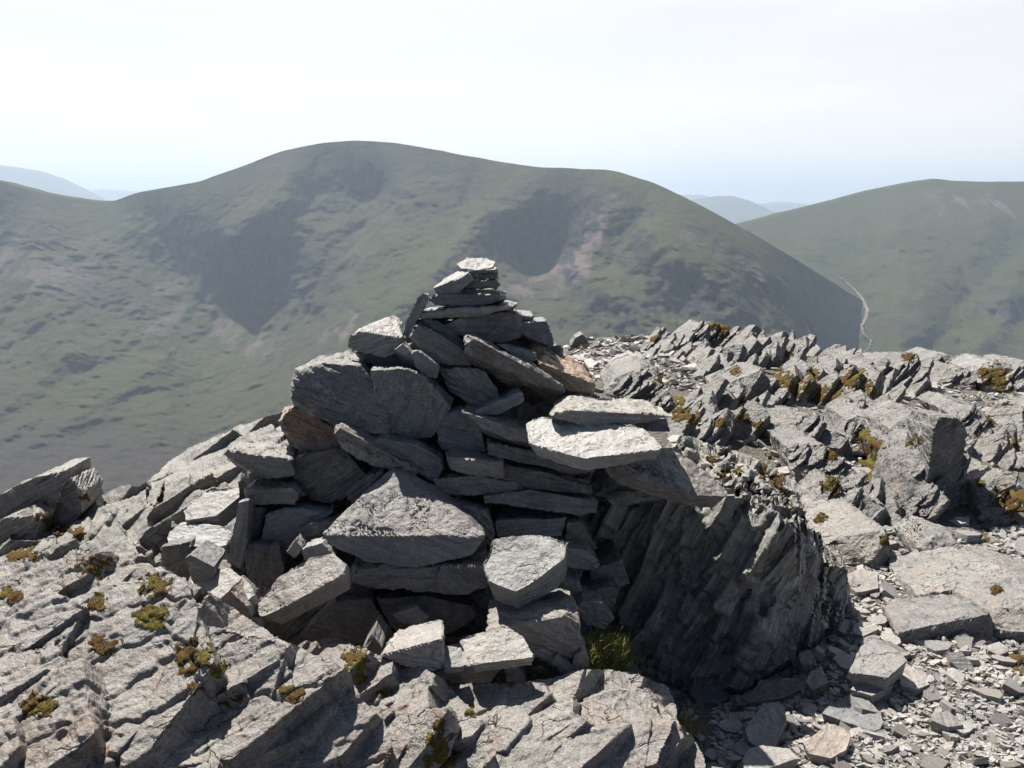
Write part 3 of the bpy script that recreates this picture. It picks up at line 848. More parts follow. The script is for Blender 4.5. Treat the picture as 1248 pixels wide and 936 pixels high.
CAIRN = [
    # zone, front outline, far top edge, depth, offset, colour, label
    (1, [(928, 72), (945, 85), (1000, 93), (1060, 84), (1068, 64)], [(960, 46), (1035, 44), (1066, 58)], .12, -.02, PALE, 'small white topped capstone at the very peak of the cairn'),
    (1, [(962, 94), (1078, 88), (1080, 103), (985, 108)], None, .14, .02, GREY, 'thin dark slate chip directly beneath the white capstone'),
    (1, [(975, 109), (1082, 106), (1082, 122), (988, 127)], None, .14, .02, DARK, 'narrow slate chip second below the white capstone'),
    (1, [(948, 132), (1075, 127), (1085, 148), (1075, 162), (960, 163)], None, .15, .02, GREY, 'dark slate slab right of the pale wedge in the top stack'),
    (1, [(838, 160), (850, 182), (930, 178), (945, 150), (985, 125), (970, 104)], [(880, 122), (932, 94), (962, 95)], .14, -.03, PALE, 'pale wedge stone on the left of the top stack'),
    (1, [(936, 168), (1060, 163), (1078, 170), (1072, 189), (945, 189)], None, .16, .0, DARK, 'thin dark slab just under the pale wedge stone'),
    (1, [(825, 200), (848, 186), (1000, 190), (1100, 184), (1106, 200), (1060, 220), (1000, 228), (850, 222)], [(860, 183), (1080, 172), (1104, 176)], .18, -.02, GREY, 'rounded dark slab below the pale wedge, above the long flat slab'),
    (1, [(763, 260), (900, 240), (1060, 231), (1150, 225), (1130, 240), (960, 270), (800, 277)], [(830, 236), (1080, 215), (1148, 216)], .22, -.02, PALE, 'longest flat slab at the foot of the top stack'),
    (1, [(722, 335), (735, 280), (775, 200), (800, 180), (816, 184), (812, 215), (790, 240), (765, 275), (752, 325), (735, 345)], None, .10, -.02, GREY, 'thin dark shard standing on end left of the top stack'),
    (1, [(890, 298), (960, 272), (1090, 256), (1165, 262), (1165, 350), (1100, 368), (1000, 358), (930, 330)], None, .35, .02, DARK, 'broad dark block carrying the right half of the top stack'),
    (1, [(1100, 257), (1215, 266), (1212, 283), (1120, 282)], None, .2, .05, GREY, 'thin slab jutting right beneath the top stack'),
    (2, [(412, 288), (515, 284), (540, 350), (545, 385), (440, 345), (412, 328)], [(425, 278), (510, 276)], .2, .05, COOL, 'square dark stone with a rough top above the brown slab'),
    (1, [(750, 345), (775, 302), (850, 330), (960, 400), (980, 455), (880, 450), (790, 400)], None, .35, -.01, GREY, 'dark slanting slab right of the standing shard'),
    (1, [(765, 288), (830, 278), (905, 312), (955, 365), (930, 378), (850, 340)], None, .3, .03, DARK, 'thin dark slab tilted under the left of the top stack'),
    (2, [(205, 352), (225, 342), (370, 432), (470, 472), (490, 500), (580, 532), (590, 548), (480, 522), (350, 472), (215, 412)], [(240, 335), (380, 425), (470, 455)], .25, -.05, GREY, 'long slab slanting down to the right from the cairn middle'),
    (2, [(332, 378), (420, 432), (478, 432), (472, 410), (350, 374)], [(350, 368), (430, 385), (474, 405)], .2, .0, COOL, 'slanting slab with a bright tip left of the brown slab'),
    (2, [(488, 440), (600, 495), (692, 522), (682, 552), (600, 546), (500, 502)], [(420, 345), (530, 388), (660, 448), (694, 505)], .32, .02, WARM, 'large orange brown slab on the right shoulder of the cairn'),
    (1, [(515, 378), (524, 338), (548, 322), (630, 356), (712, 347), (718, 395), (650, 420), (530, 395)], [(562, 314), (620, 286), (686, 262), (714, 285)], .2, -.04, PALE, 'block with a bright white top on the left shoulder'),
    (1, [(540, 407), (700, 402), (770, 440), (760, 466), (640, 463), (560, 427)], None, .3, .03, DARK, 'dark slab under the white topped shoulder block'),
    (1, [(692, 396), (722, 372), (782, 432), (775, 446), (720, 412)], [(705, 378), (728, 362), (780, 422)], .08, -.06, PALE, 'small bright sliver right of the white topped shoulder block'),
    (1, [(752, 402), (780, 400), (860, 455), (850, 500), (800, 496), (772, 458)], None, .08, -.08, COOL, 'small grey plate hanging below the bright sliver'),
    (1, [(302, 575), (320, 545), (330, 480), (420, 440), (560, 450), (640, 560), (655, 625), (670, 700), (640, 730), (560, 722), (400, 650), (310, 605)], [(325, 468), (400, 425), (470, 435), (530, 413), (595, 460)], .38, -.10, GREY, 'large lumpy boulder bulging from the left shoulder of the cairn'),
    (1, [(595, 475), (740, 474), (800, 500), (905, 615), (845, 680), (830, 722), (660, 732), (640, 600)], None, .4, -.05, GREY, 'broad shaded slab right of the lumpy boulder'),
    (1, [(252, 665), (300, 615), (365, 637), (480, 700), (480, 760), (400, 785), (340, 760), (270, 700)], [(275, 610), (310, 604), (370, 630)], .2, .02, WARM, 'pinkish cornered stone tucked under the lumpy boulder'),
    (1, [(460, 697), (478, 688), (620, 765), (780, 850), (765, 872), (600, 836), (490, 768)], None, .3, -.08, GREY, 'long dark slab tilting down right under the lumpy boulder'),
    (1, [(590, 747), (650, 732), (770, 754), (862, 806), (870, 850), (845, 898), (740, 832), (640, 782)], None, .3, -.03, GREY, 'dark slab resting on the long tilted slab above the peaked boulder'),
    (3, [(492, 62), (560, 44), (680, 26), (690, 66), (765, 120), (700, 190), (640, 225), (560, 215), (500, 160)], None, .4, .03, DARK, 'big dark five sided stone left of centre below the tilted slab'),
    (1, [(45, 792), (60, 778), (150, 802), (290, 814), (305, 870), (200, 882), (130, 850)], [(75, 755), (170, 762), (300, 800)], .2, -.04, GREY, 'flat topped stone jutting out at the left edge under the pinkish stone'),
    (3, [(312, 177), (400, 192), (480, 167), (512, 197), (490, 235), (350, 236), (315, 202)], [(330, 158), (450, 140), (492, 152)], .22, -.02, GREY, 'stone with a thin bright top just below the flat topped left stone'),
    (1, [(850, 642), (940, 632), (1000, 652), (1035, 780), (870, 776), (850, 700)], None, .3, .0, COOL, 'upright grey plate in the middle of the cairn'),
    (1, [(860, 472), (940, 462), (1030, 477), (1085, 560), (1080, 592), (1000, 612), (900, 552)], None, .3, .02, GREY, 'rounded dark stone above the upright grey plate'),
    (2, [(242, 627), (420, 557), (432, 592), (330, 642), (262, 642)], None, .16, -.04, COOL, 'grey bar shaped stone leaning up to the right'),
    (2, [(200, 630), (330, 682), (480, 720), (470, 746), (380, 742), (270, 692)], [(206, 620), (330, 650), (474, 694)], .2, -.07, GREY, 'slab with a bright rim below the grey bar shaped stone'),
    (2, [(290, 742), (400, 792), (690, 832), (690, 860), (600, 858), (420, 826), (300, 792)], [(330, 742), (480, 778), (690, 818)], .3, -.03, DARK, 'long dark slab under the pale flat slab'),
    (2, [(140, 800), (165, 850), (250, 870), (352, 882), (350, 822), (250, 832)], [(138, 778), (220, 783), (340, 800)], .2, -.07, GREY, 'stone with a bright left top below the upright grey plate'),
    (2, [(455, 748), (600, 790), (660, 808), (750, 785), (950, 772), (950, 747)], [(440, 658), (540, 652), (780, 685), (880, 697), (942, 732)], .34, -.34, PALE, 'wide pale flat slab half shaded by the cream boulder'),
    (2, [(535, 642), (550, 652), (640, 673), (740, 681), (870, 666), (990, 646), (880, 634), (700, 634), (600, 622)], [(556, 594), (640, 570), (760, 578), (930, 612)], .26, -.20, (.42, .40, .35), 'cream topped long boulder lying on the wide pale slab'),
    (2, [(830, 670), (975, 657), (985, 705), (900, 702)], None, .3, .03, DARK, 'dark wedge behind the right end of the cream boulder'),
    (2, [(735, 806), (800, 862), (950, 892), (1080, 948), (1190, 956), (1200, 935), (1120, 885)], [(830, 782), (915, 760), (1000, 770), (1130, 870)], .30, -.20, (.33, .31, .295), 'large sloping slab resting on top of the big dark outcrop'),
    (4, [(340, 22), (480, 60), (690, 90), (682, 130), (450, 112), (350, 72)], None, .3, .0, DARK, 'upper of the dark shelf slabs under the pale flat slab'),
    (4, [(90, 77), (250, 57), (430, 97), (420, 122), (200, 138), (110, 136)], None, .3, .0, GREY, 'dark shelf slab directly right of the peaked boulder tip'),
    (4, [(280, 137), (450, 114), (600, 152), (715, 162), (700, 200), (640, 208), (400, 182), (290, 162)], None, .3, .0, GREY, 'lowest and widest of the dark shelf slabs'),
    (4, [(690, 142), (800, 82), (832, 112), (762, 152)], None, .25, .03, DARK, 'small dark stone wedged beneath the large sloping slab'),
    (4, [(750, 156), (830, 132), (960, 127), (970, 150), (860, 165), (770, 172)], [(840, 126), (966, 122)], .2, -.04, COOL, 'thin slab with a bright tip poking out over the big outcrop'),
    (4, [(810, 87), (860, 77), (950, 87), (940, 112), (820, 117)], None, .2, .03, DARK, 'short thick chip above the bright tipped thin slab'),
    (4, [(330, 236), (590, 221), (600, 236), (570, 290), (440, 302), (340, 292)], None, .2, .03, COOL, 'smooth grey plate above the white tilted slab'),
    (4, [(165, 165), (290, 202), (322, 272), (310, 330), (250, 300), (200, 220)], [(230, 205), (290, 202)], .2, .0, GREY, 'dark stone with one bright fleck right of the peaked boulder'),
    (4, [(580, 332), (680, 346), (722, 402), (680, 418), (590, 411)], None, .2, -.02, COOL, 'grey triangular stone right of the white tilted slab'),
    (4, [(600, 242), (650, 237), (705, 335), (650, 345), (590, 312)], None, .25, .04, DARK, 'dark upright stone above the grey triangular stone'),
    (4, [(570, 450), (640, 462), (657, 522), (600, 545), (570, 520)], None, .2, .0, COOL, 'bluish small stone in shade below the grey triangular stone'),
    (4, [(660, 502), (760, 482), (790, 492), (772, 560), (682, 552)], None, .2, .03, DARK, 'small shaded slab above the round grey cobble'),
    (4, [(630, 562), (660, 537), (730, 547), (770, 602), (742, 640), (660, 622)], None, .16, -.05, COOL, 'round grey cobble beside the grass tuft'),
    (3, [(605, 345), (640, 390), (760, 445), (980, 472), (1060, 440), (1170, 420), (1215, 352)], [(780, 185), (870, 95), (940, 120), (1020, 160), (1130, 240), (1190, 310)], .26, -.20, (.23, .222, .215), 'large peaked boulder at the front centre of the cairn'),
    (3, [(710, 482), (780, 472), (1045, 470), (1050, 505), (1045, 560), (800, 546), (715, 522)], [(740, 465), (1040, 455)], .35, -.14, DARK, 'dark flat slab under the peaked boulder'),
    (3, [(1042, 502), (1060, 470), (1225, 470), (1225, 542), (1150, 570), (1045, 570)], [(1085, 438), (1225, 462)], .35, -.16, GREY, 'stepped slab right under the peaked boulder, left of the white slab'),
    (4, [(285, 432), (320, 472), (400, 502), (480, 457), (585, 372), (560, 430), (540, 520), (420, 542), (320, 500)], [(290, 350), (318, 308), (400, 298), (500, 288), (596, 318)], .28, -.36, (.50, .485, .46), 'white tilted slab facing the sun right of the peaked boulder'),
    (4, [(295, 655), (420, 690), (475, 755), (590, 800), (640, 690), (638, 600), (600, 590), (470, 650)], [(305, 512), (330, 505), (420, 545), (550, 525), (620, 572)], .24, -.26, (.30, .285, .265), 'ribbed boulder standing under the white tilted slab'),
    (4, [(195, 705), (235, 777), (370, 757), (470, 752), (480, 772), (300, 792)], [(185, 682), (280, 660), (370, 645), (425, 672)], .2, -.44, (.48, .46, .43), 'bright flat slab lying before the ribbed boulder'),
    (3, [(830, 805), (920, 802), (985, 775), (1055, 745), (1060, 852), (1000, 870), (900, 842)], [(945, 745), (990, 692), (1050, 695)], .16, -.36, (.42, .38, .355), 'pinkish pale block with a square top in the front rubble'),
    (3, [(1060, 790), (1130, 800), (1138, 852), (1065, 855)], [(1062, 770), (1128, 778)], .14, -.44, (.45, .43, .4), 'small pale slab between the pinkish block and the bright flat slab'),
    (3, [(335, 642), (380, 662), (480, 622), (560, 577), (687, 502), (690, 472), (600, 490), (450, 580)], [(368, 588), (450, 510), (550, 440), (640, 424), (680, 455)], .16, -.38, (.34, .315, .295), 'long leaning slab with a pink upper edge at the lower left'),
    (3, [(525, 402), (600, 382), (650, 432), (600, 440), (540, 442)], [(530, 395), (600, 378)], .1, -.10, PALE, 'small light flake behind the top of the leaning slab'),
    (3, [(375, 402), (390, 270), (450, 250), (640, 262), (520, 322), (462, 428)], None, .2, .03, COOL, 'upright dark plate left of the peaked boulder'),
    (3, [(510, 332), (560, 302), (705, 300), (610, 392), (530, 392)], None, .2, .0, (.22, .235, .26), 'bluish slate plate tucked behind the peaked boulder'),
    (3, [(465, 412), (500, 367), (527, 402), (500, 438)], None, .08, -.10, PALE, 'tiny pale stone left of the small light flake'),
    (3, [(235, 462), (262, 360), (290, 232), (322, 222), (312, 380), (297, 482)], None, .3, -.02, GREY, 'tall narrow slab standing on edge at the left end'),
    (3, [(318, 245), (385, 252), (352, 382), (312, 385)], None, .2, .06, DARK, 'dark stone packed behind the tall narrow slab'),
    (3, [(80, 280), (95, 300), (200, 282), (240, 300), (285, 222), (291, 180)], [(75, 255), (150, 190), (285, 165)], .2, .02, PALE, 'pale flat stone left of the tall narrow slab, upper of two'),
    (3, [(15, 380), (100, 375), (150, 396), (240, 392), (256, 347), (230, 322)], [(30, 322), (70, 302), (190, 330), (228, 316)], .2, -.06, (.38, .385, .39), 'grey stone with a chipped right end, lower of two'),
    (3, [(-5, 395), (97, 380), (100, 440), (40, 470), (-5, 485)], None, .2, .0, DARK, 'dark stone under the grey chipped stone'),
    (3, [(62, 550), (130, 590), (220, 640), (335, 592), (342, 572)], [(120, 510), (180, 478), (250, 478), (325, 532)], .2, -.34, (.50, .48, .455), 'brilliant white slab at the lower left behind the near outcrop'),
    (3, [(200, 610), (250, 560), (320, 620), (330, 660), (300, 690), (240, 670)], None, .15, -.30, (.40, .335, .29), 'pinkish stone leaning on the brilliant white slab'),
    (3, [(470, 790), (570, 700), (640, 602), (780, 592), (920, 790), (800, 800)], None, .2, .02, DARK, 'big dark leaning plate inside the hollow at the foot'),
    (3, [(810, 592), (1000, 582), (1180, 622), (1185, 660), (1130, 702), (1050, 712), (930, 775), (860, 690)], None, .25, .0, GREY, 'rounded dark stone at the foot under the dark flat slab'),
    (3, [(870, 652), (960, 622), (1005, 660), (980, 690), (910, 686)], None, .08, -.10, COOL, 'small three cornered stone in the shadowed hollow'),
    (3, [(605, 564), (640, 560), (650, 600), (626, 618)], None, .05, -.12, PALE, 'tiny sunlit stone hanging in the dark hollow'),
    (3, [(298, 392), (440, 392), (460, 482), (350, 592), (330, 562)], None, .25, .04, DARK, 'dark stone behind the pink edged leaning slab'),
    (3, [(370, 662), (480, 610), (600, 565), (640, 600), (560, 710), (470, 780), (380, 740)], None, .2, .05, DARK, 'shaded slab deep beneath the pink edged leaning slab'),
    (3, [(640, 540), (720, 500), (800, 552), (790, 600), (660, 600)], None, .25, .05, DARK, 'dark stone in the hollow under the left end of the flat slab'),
    (4, [(690, 420), (800, 380), (830, 470), (760, 500), (690, 480)], None, .25, .1, DARK, 'dark stone in the recess between cairn and big outcrop'),
    (4, [(230, 520), (300, 500), (310, 620), (260, 640), (220, 580)], None, .2, .06, DARK, 'dark stone in the gap left of the ribbed boulder'),
    (3, [(690, 190), (760, 130), (840, 100), (790, 180), (720, 240)], None, .2, .0, DARK, 'dark corner stone behind the peak of the peaked boulder'),
]
def plate(zone, outline, Y, n, thick):
    """A flat stone whose upper face is seen: outline traced on a tilted plane, then given its thickness."""
    f = zpx(zone, outline)
    n = np.array(n, float); n /= np.linalg.norm(n)
    c = at(f[:, 0].mean(), f[:, 1].mean(), Y)
    d = at(f[:, 0], f[:, 1], 1.0) - EYE
    d[:, 1] = 1.0
    top = EYE + d * (((c - EYE) @ n) / (d @ n))[:, None]
    low = c + (top - c) * .9 - n * thick
    return np.concatenate([top, low])


PLATES = {
    'white tilted slab facing': (4, [(280, 385), (300, 330), (330, 305), (500, 288), (596, 318), (585, 372), (480, 457), (400, 500), (300, 460)], (-.12, -.50, .86), .11),
    'brilliant white slab': (3, [(60, 545), (180, 478), (250, 478), (325, 532), (342, 575), (300, 605), (200, 622), (130, 590)], (-.15, -.42, .9), .06),
    'bright flat slab lying': (4, [(185, 684), (280, 660), (370, 645), (425, 672), (472, 750), (370, 757), (235, 777), (195, 705)], (-.1, -.40, .91), .04),
    'wide pale flat slab': (2, [(440, 658), (540, 652), (780, 683), (880, 695), (950, 742), (950, 768), (750, 786), (660, 806), (600, 792), (455, 748)], (-.1, -.36, .93), .05),
    'pale flat stone left': (3, [(75, 255), (150, 190), (290, 165), (285, 205), (200, 275), (85, 295)], (-.2, -.42, .88), .07),
    'grey stone with a chipped': (3, [(15, 352), (70, 302), (130, 325), (228, 316), (256, 347), (240, 388), (170, 397), (95, 372), (20, 385)], (-.2, -.40, .89), .07),
    'small white topped capstone': (1, [(925, 68), (965, 45), (1040, 45), (1068, 62), (1062, 80), (1000, 91), (945, 86)], (0, -.33, .94), .022),
    'large sloping slab resting': (2, [(735, 803), (830, 778), (915, 758), (1000, 768), (1130, 868), (1200, 935), (1190, 950), (1080, 945), (950, 890), (800, 855)], (.25, -.42, .87), .06),
    'small pale slab between': (3, [(1062, 770), (1128, 778), (1138, 850), (1065, 853)], (0, -.4, .9), .03),
    'long leaning slab with a pink': (3, [(335, 640), (368, 588), (450, 510), (550, 440), (640, 424), (690, 470), (680, 500), (560, 560), (460, 620), (385, 655)], (-.42, -.50, .76), .07),
}
for k, (zn, F_, T_, D_, o_, c_, lab) in enumerate(CAIRN):
    f = zpx(zn, F_)
    Y = cY(f[:, 1].mean()) + o_
    pl = [v for q_, v in PLATES.items() if lab.startswith(q_)]
    if pl:
        f = zpx(pl[0][0], pl[0][1])
        hull = plate(pl[0][0], pl[0][1], cY(f[:, 1].mean()) + o_ + .10, pl[0][2], pl[0][3])
    else:
        hull = traced(zn, F_, T_, Y, D_, lean=.38 if 'large peaked' in lab or 'lumpy boulder bulging' in lab else 0)
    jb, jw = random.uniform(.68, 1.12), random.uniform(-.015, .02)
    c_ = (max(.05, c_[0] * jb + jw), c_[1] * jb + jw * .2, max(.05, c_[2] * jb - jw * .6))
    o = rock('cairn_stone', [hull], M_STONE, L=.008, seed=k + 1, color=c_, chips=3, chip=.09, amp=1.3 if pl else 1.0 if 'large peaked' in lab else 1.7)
    tag(o, lab, 'stone', 'stones piled up as a summit cairn')
    if 'lumpy' in lab: o.data.materials[0] = M_BED


# ------------------------------------------------------------------ outcrops as broken sheets of bedrock
def inside(poly, x, y):
    poly = np.asarray(poly, float)
    r = np.zeros(x.shape, bool)
    j = len(poly) - 1
    for i in range(len(poly)):
        xi, yi = poly[i]; xj, yj = poly[j]
        c = ((yi > y) != (yj > y)) & (x < (xj - xi) * (y - yi) / (yj - yi + 1e-12) + xi)
        r ^= c
        j = i
    return r


def slab_pts(c, n, u, a, b, t, jit=.2):
    """Irregular plate: centre c, cleavage normal n, long axis u, half sizes a, b, half thickness t."""
    n = np.asarray(n, float); n /= np.linalg.norm(n)
    u = np.asarray(u, float) - n * (np.asarray(u, float) @ n); u /= np.linalg.norm(u)
    v = np.cross(n, u)
    k = random.randint(5, 7)
    ph = random.uniform(0, 6.28)
    out = []
    for i in range(k):
        th = ph + 2 * math.pi * (i + random.uniform(-.25, .25)) / k
        r = random.uniform(1 - jit, 1 + jit)
        x, y = a * r * math.cos(th), b * r * math.sin(th)
        for s in (-1, 1):
            f = random.uniform(.82, 1.0)
            out.append(c + u * x * f + v * y * f + n * t * s * random.uniform(.8, 1.1))
    return np.array(out)


def plates(gx, gy, Y, poly, spec, seed):
    """Break plates of slate through a bedrock surface: spec = (count, size, cleavage normal, long axis, lift)."""
    random.seed(seed)
    x0, y0 = poly.min(0); x1, y1 = poly.max(0)
    step = gx[0, 1] - gx[0, 0]
    wx = gx + 2.2 * fbm(np.c_[gx.ravel() / 16, gy.ravel() / 16, gx.ravel() * 0], 4, seed).reshape(gx.shape)
    wy = gy + 2.2 * fbm(np.c_[gx.ravel() / 16, gy.ravel() / 16, gx.ravel() * 0 + 5], 4, seed).reshape(gx.shape)
    D = at(wx, wy, 1.0) - EYE
    D[..., 1] = 1.0
    Yb = Y.reshape(gx.shape)
    out = Yb.copy()
    for cnt, size, nrm, u, lift, *rr in spec:
        r0, r1 = rr if rr else (.42, .75)
        k = 0
        while k < cnt:
            x, y = random.uniform(x0, x1), random.uniform(y0, y1)
            if not inside(poly, np.array([x]), np.array([y]))[0]: continue
            k += 1
            gi, gj = int((y - gy[0, 0]) / step), int((x - gx[0, 0]) / step)
            gi = min(max(gi, 0), gx.shape[0] - 1); gj = min(max(gj, 0), gx.shape[1] - 1)
            n_ = np.array(nrm) + np.array([random.gauss(0, .09) for _ in range(3)])
            n_ /= np.linalg.norm(n_)
            s_ = size * random.uniform(.5, 1.3)
            t = s_ * random.uniform(.18, .34)
            c = at(x, y, Yb[gi, gj]) + n_ * (random.uniform(-.6, 1.0) * lift - t)
            pts = slab_pts(c, n_, np.array(u) + np.array([random.gauss(0, .15) for _ in range(3)]), s_, s_ * random.uniform(r0, r1), t * (1 if not rr else .45), .22)
            qx, qy = to_px(pts)
            a0, a1 = int((qx.min() - gx[0, 0]) / step) - 3, int((qx.max() - gx[0, 0]) / step) + 4
            b0, b1 = int((qy.min() - gy[0, 0]) / step) - 3, int((qy.max() - gy[0, 0]) / step) + 4
            a0, b0 = max(a0, 0), max(b0, 0)
            if a1 <= a0 or b1 <= b0: continue
            d = D[b0:b1, a0:a1]
            if not d.size: continue
            tin = np.full(d.shape[:2], -1e9); tout = np.full(d.shape[:2], 1e9)
            bm = hull_mesh(pts); bm.normal_update()
            cc = pts.mean(0)
            for f in bm.faces:
                nn = np.array(f.normal); p0 = np.array(f.verts[0].co)
                if nn @ (p0 - cc) < 0: nn = -nn
                dn = d @ nn
                h = nn @ (p0 - EYE)
                tt = h / np.where(np.abs(dn) < 1e-9, 1e-9, dn)
                tin = np.where(dn < 0, np.maximum(tin, tt), tin)
                tout = np.where(dn > 0, np.minimum(tout, tt), tout)
            bm.free()
            o_ = out[b0:b1, a0:a1]
            hit = (tin < tout) & (tin > Yb[b0:b1, a0:a1] - .22)
            out[b0:b1, a0:a1] = np.where(hit & (tin < o_), tin, o_)
    return out.ravel()


def sheet(name, poly, ctrl, mat, step=1.6, cells=(), n=(-.4, -.4, .82), seed=0, fine=.006, color=GREY, strike=None, fol=.0, folk=(6, 60), edge=3.0, skirt=(.25, -.4), slabs=None):
    """Bedrock seen from the summit: traced outline, distances at control points, joints and steps as relief; closed behind."""
    poly = np.asarray(poly, float)
    x0, y0 = poly.min(0) - 6; x1, y1 = poly.max(0) + 6
    gx, gy = np.meshgrid(np.arange(x0, x1, step), np.arange(y0, y1, step))
    e = fbm(np.c_[gx.ravel() / 22, gy.ravel() / 22, gx.ravel() * 0], 4, seed + 40).reshape(gx.shape) * edge
    e2 = fbm(np.c_[gx.ravel() / 22, gy.ravel() / 22, gx.ravel() * 0 + 9], 4, seed + 41).reshape(gx.shape) * edge
    ins = inside(poly, gx + e, gy + e2)
    Y = TPS([(a, b) for a, b, c in ctrl], [c for a, b, c in ctrl], 1e-6)(np.c_[gx.ravel(), gy.ravel()])
    if slabs: Y = plates(gx, gy, Y, poly, slabs, seed + 60)
    P = at(gx.ravel(), gy.ravel(), Y)
    q4 = ins[:-1, :-1] & ins[1:, :-1] & ins[:-1, 1:] & ins[1:, 1:]
    idx = np.arange(gx.size).reshape(gx.shape)
    F = np.stack([idx[:-1, :-1], idx[1:, :-1], idx[1:, 1:], idx[:-1, 1:]], -1)[q4]
    use = np.unique(F)
    mp = -np.ones(gx.size, int); mp[use] = np.arange(len(use))
    F = mp[F]; V = P[use]
    N = vnormals(V, F)
    fr = frame_of(n)
    if strike is None: strike = np.array([.75, .25, .6])
    e1 = strike - fr[:, 2] * (strike @ fr[:, 2]); e1 /= np.linalg.norm(e1)
    e2_ = np.cross(fr[:, 2], e1)
    a, b = V @ e1, V @ e2_
    w = .5 * np.c_[fbm(V * 3, 3, seed), fbm(V * 3 + 9, 3, seed + 1)]
    w2 = .22 * np.c_[fbm(V * 17, 3, seed + 2), fbm(V * 17 + 9, 3, seed + 3)]
    disp = np.zeros(len(V))
    tang = np.zeros(len(V))
    for (la, lb, amp, tilt, groove, sd) in cells:
        uv = np.c_[a / la, b / lb] + w + w2
        F1, G, rn, of = worley(uv, seed + sd)
        h = (rn[:, 0] - .5) * 2 * amp + tilt * ((rn[:, 1] - .8) * of[:, 0] + (rn[:, 2] - .75) * 2.0 * of[:, 1])
        h = h - groove * (1 - sstep(0, .10, G)) * (rn[:, 2] * .7 + .3)
        disp += h
    disp += .022 * fbm(V * 3.5, 4, seed + 6) * (1 if fol == 0 else .6)
    disp += fine * fbm(V * 24, 4, seed + 7, .6) + .5 * fine * fbm(V * 75, 3, seed + 17, .6)
    loc = V @ fr
    if fol: disp += (1 - .8 * sstep(.3, .7, N[:, 2])) * (fol * (ridged(loc * np.array([folk[0], folk[0] * .8, folk[1]]), 3, seed + 8) - .2) + fol * .6 * gnoise(loc * np.array([folk[0] * .4, folk[0] * .4, folk[1] * .35]), seed + 12))
    gd = np.zeros(gx.size); gm = np.zeros(gx.size); gd[use] = disp; gm[use] = 1
    gd = gd.reshape(gx.shape); gm = gm.reshape(gx.shape)
    for ax in (0, 1):
        gd = gd * .5 + .25 * (np.roll(gd, 1, ax) + np.roll(gd, -1, ax)); gm = gm * .5 + .25 * (np.roll(gm, 1, ax) + np.roll(gm, -1, ax))
    disp = (gd / np.maximum(gm, .05)).ravel()[use]
    nb = N * .75 + np.array([0, -.15, .35]); nb /= np.linalg.norm(nb, axis=1)[:, None]
    V2 = V + nb * disp[:, None]
    # close the back: rim pulled away from the viewer and down
    ed = {}
    for f in F:
        for k in range(4):
            s_, t_ = f[k], f[(k + 1) % 4]
            if (t_, s_) in ed: del ed[(t_, s_)]
            else: ed[(s_, t_)] = 1
    rim = sorted({v for e_ in ed for v in e_})
    nm = {v: len(V2) + i for i, v in enumerate(rim)}
    c = V2.mean(0)
    low = V2[rim] + np.array([0, skirt[0], skirt[1]])
    low[:, 0] = c[0] + (low[:, 0] - c[0]) * .96
    SK = np.array([(s_, nm[s_], nm[t_], t_) for s_, t_ in ed])
    V3 = np.concatenate([V2, low], 0)
    o = mesh_obj(name, V3, np.concatenate([F, SK], 0), mat, fr=fr, sharp=30, color=color)
    return o, V2, F, vnormals(V2, F)


def moss_on(parent, V, F, spots, seed=0, thick=.012):
    thick = thick * .6
    spots = [(x, y, r * 1.25) for x, y, r in spots]
    """Cushions of moss grown on faces of a rock near the given photo spots."""
    N = vnormals(V, F)
    px, py = to_px(V)
    m = np.zeros(len(V))
    for x, y, r in spots:
        m = np.maximum(m, 1 - np.hypot(px - x, (py - y) * 1.25) / r)
    m = m * .55 + 1.1 * fbm(V * 30, 5, seed + 3, .75) * (m > 0) - .06 + .2 * (N[:, 2] - .5)
    sel = (m > .12)
    fs = F[sel[F].all(1)]
    if not len(fs): return None
    use = np.unique(fs)
    mp = -np.ones(len(V), int); mp[use] = np.arange(len(use))
    v = V[use]; n_ = N[use]
    h = thick * .7 * sstep(.1, .5, m[use]) + thick * .4 * fbm(v * 90, 3, seed) + thick * .3 * gnoise(v * 260, seed + 1)
    v = v + n_ * (h + .001)[:, None]
    fs = mp[fs]
    # fronds
    k = min(len(fs), 5000)
    pick = rng.integers(0, len(fs), k)
    c = v[fs[pick]].mean(1)
    s = thick * rng.uniform(.2, .5, k)
    d = n_[fs[pick][:, 0]] * 1.0 + rng.normal(0, .6, (k, 3)); d /= np.linalg.norm(d, axis=1)[:, None]
    t = np.cross(d, rng.normal(0, 1, (k, 3))); t /= np.linalg.norm(t, axis=1)[:, None]
    a, b2, e = c - t * (s * .35)[:, None], c + t * (s * .35)[:, None], c + d * s[:, None]
    base = len(v)
    vv_ = np.concatenate([v, a, b2, e], 0)
    tri = np.stack([base + np.arange(k), base + k + np.arange(k), base + 2 * k + np.arange(k)], -1)
    faces = [tuple(f) for f in fs.tolist()] + [tuple(f) for f in tri.tolist()]
    return tag(mesh_obj('moss', vv_, faces, M_MOSS, sharp=180, parent=parent), kind='stuff')


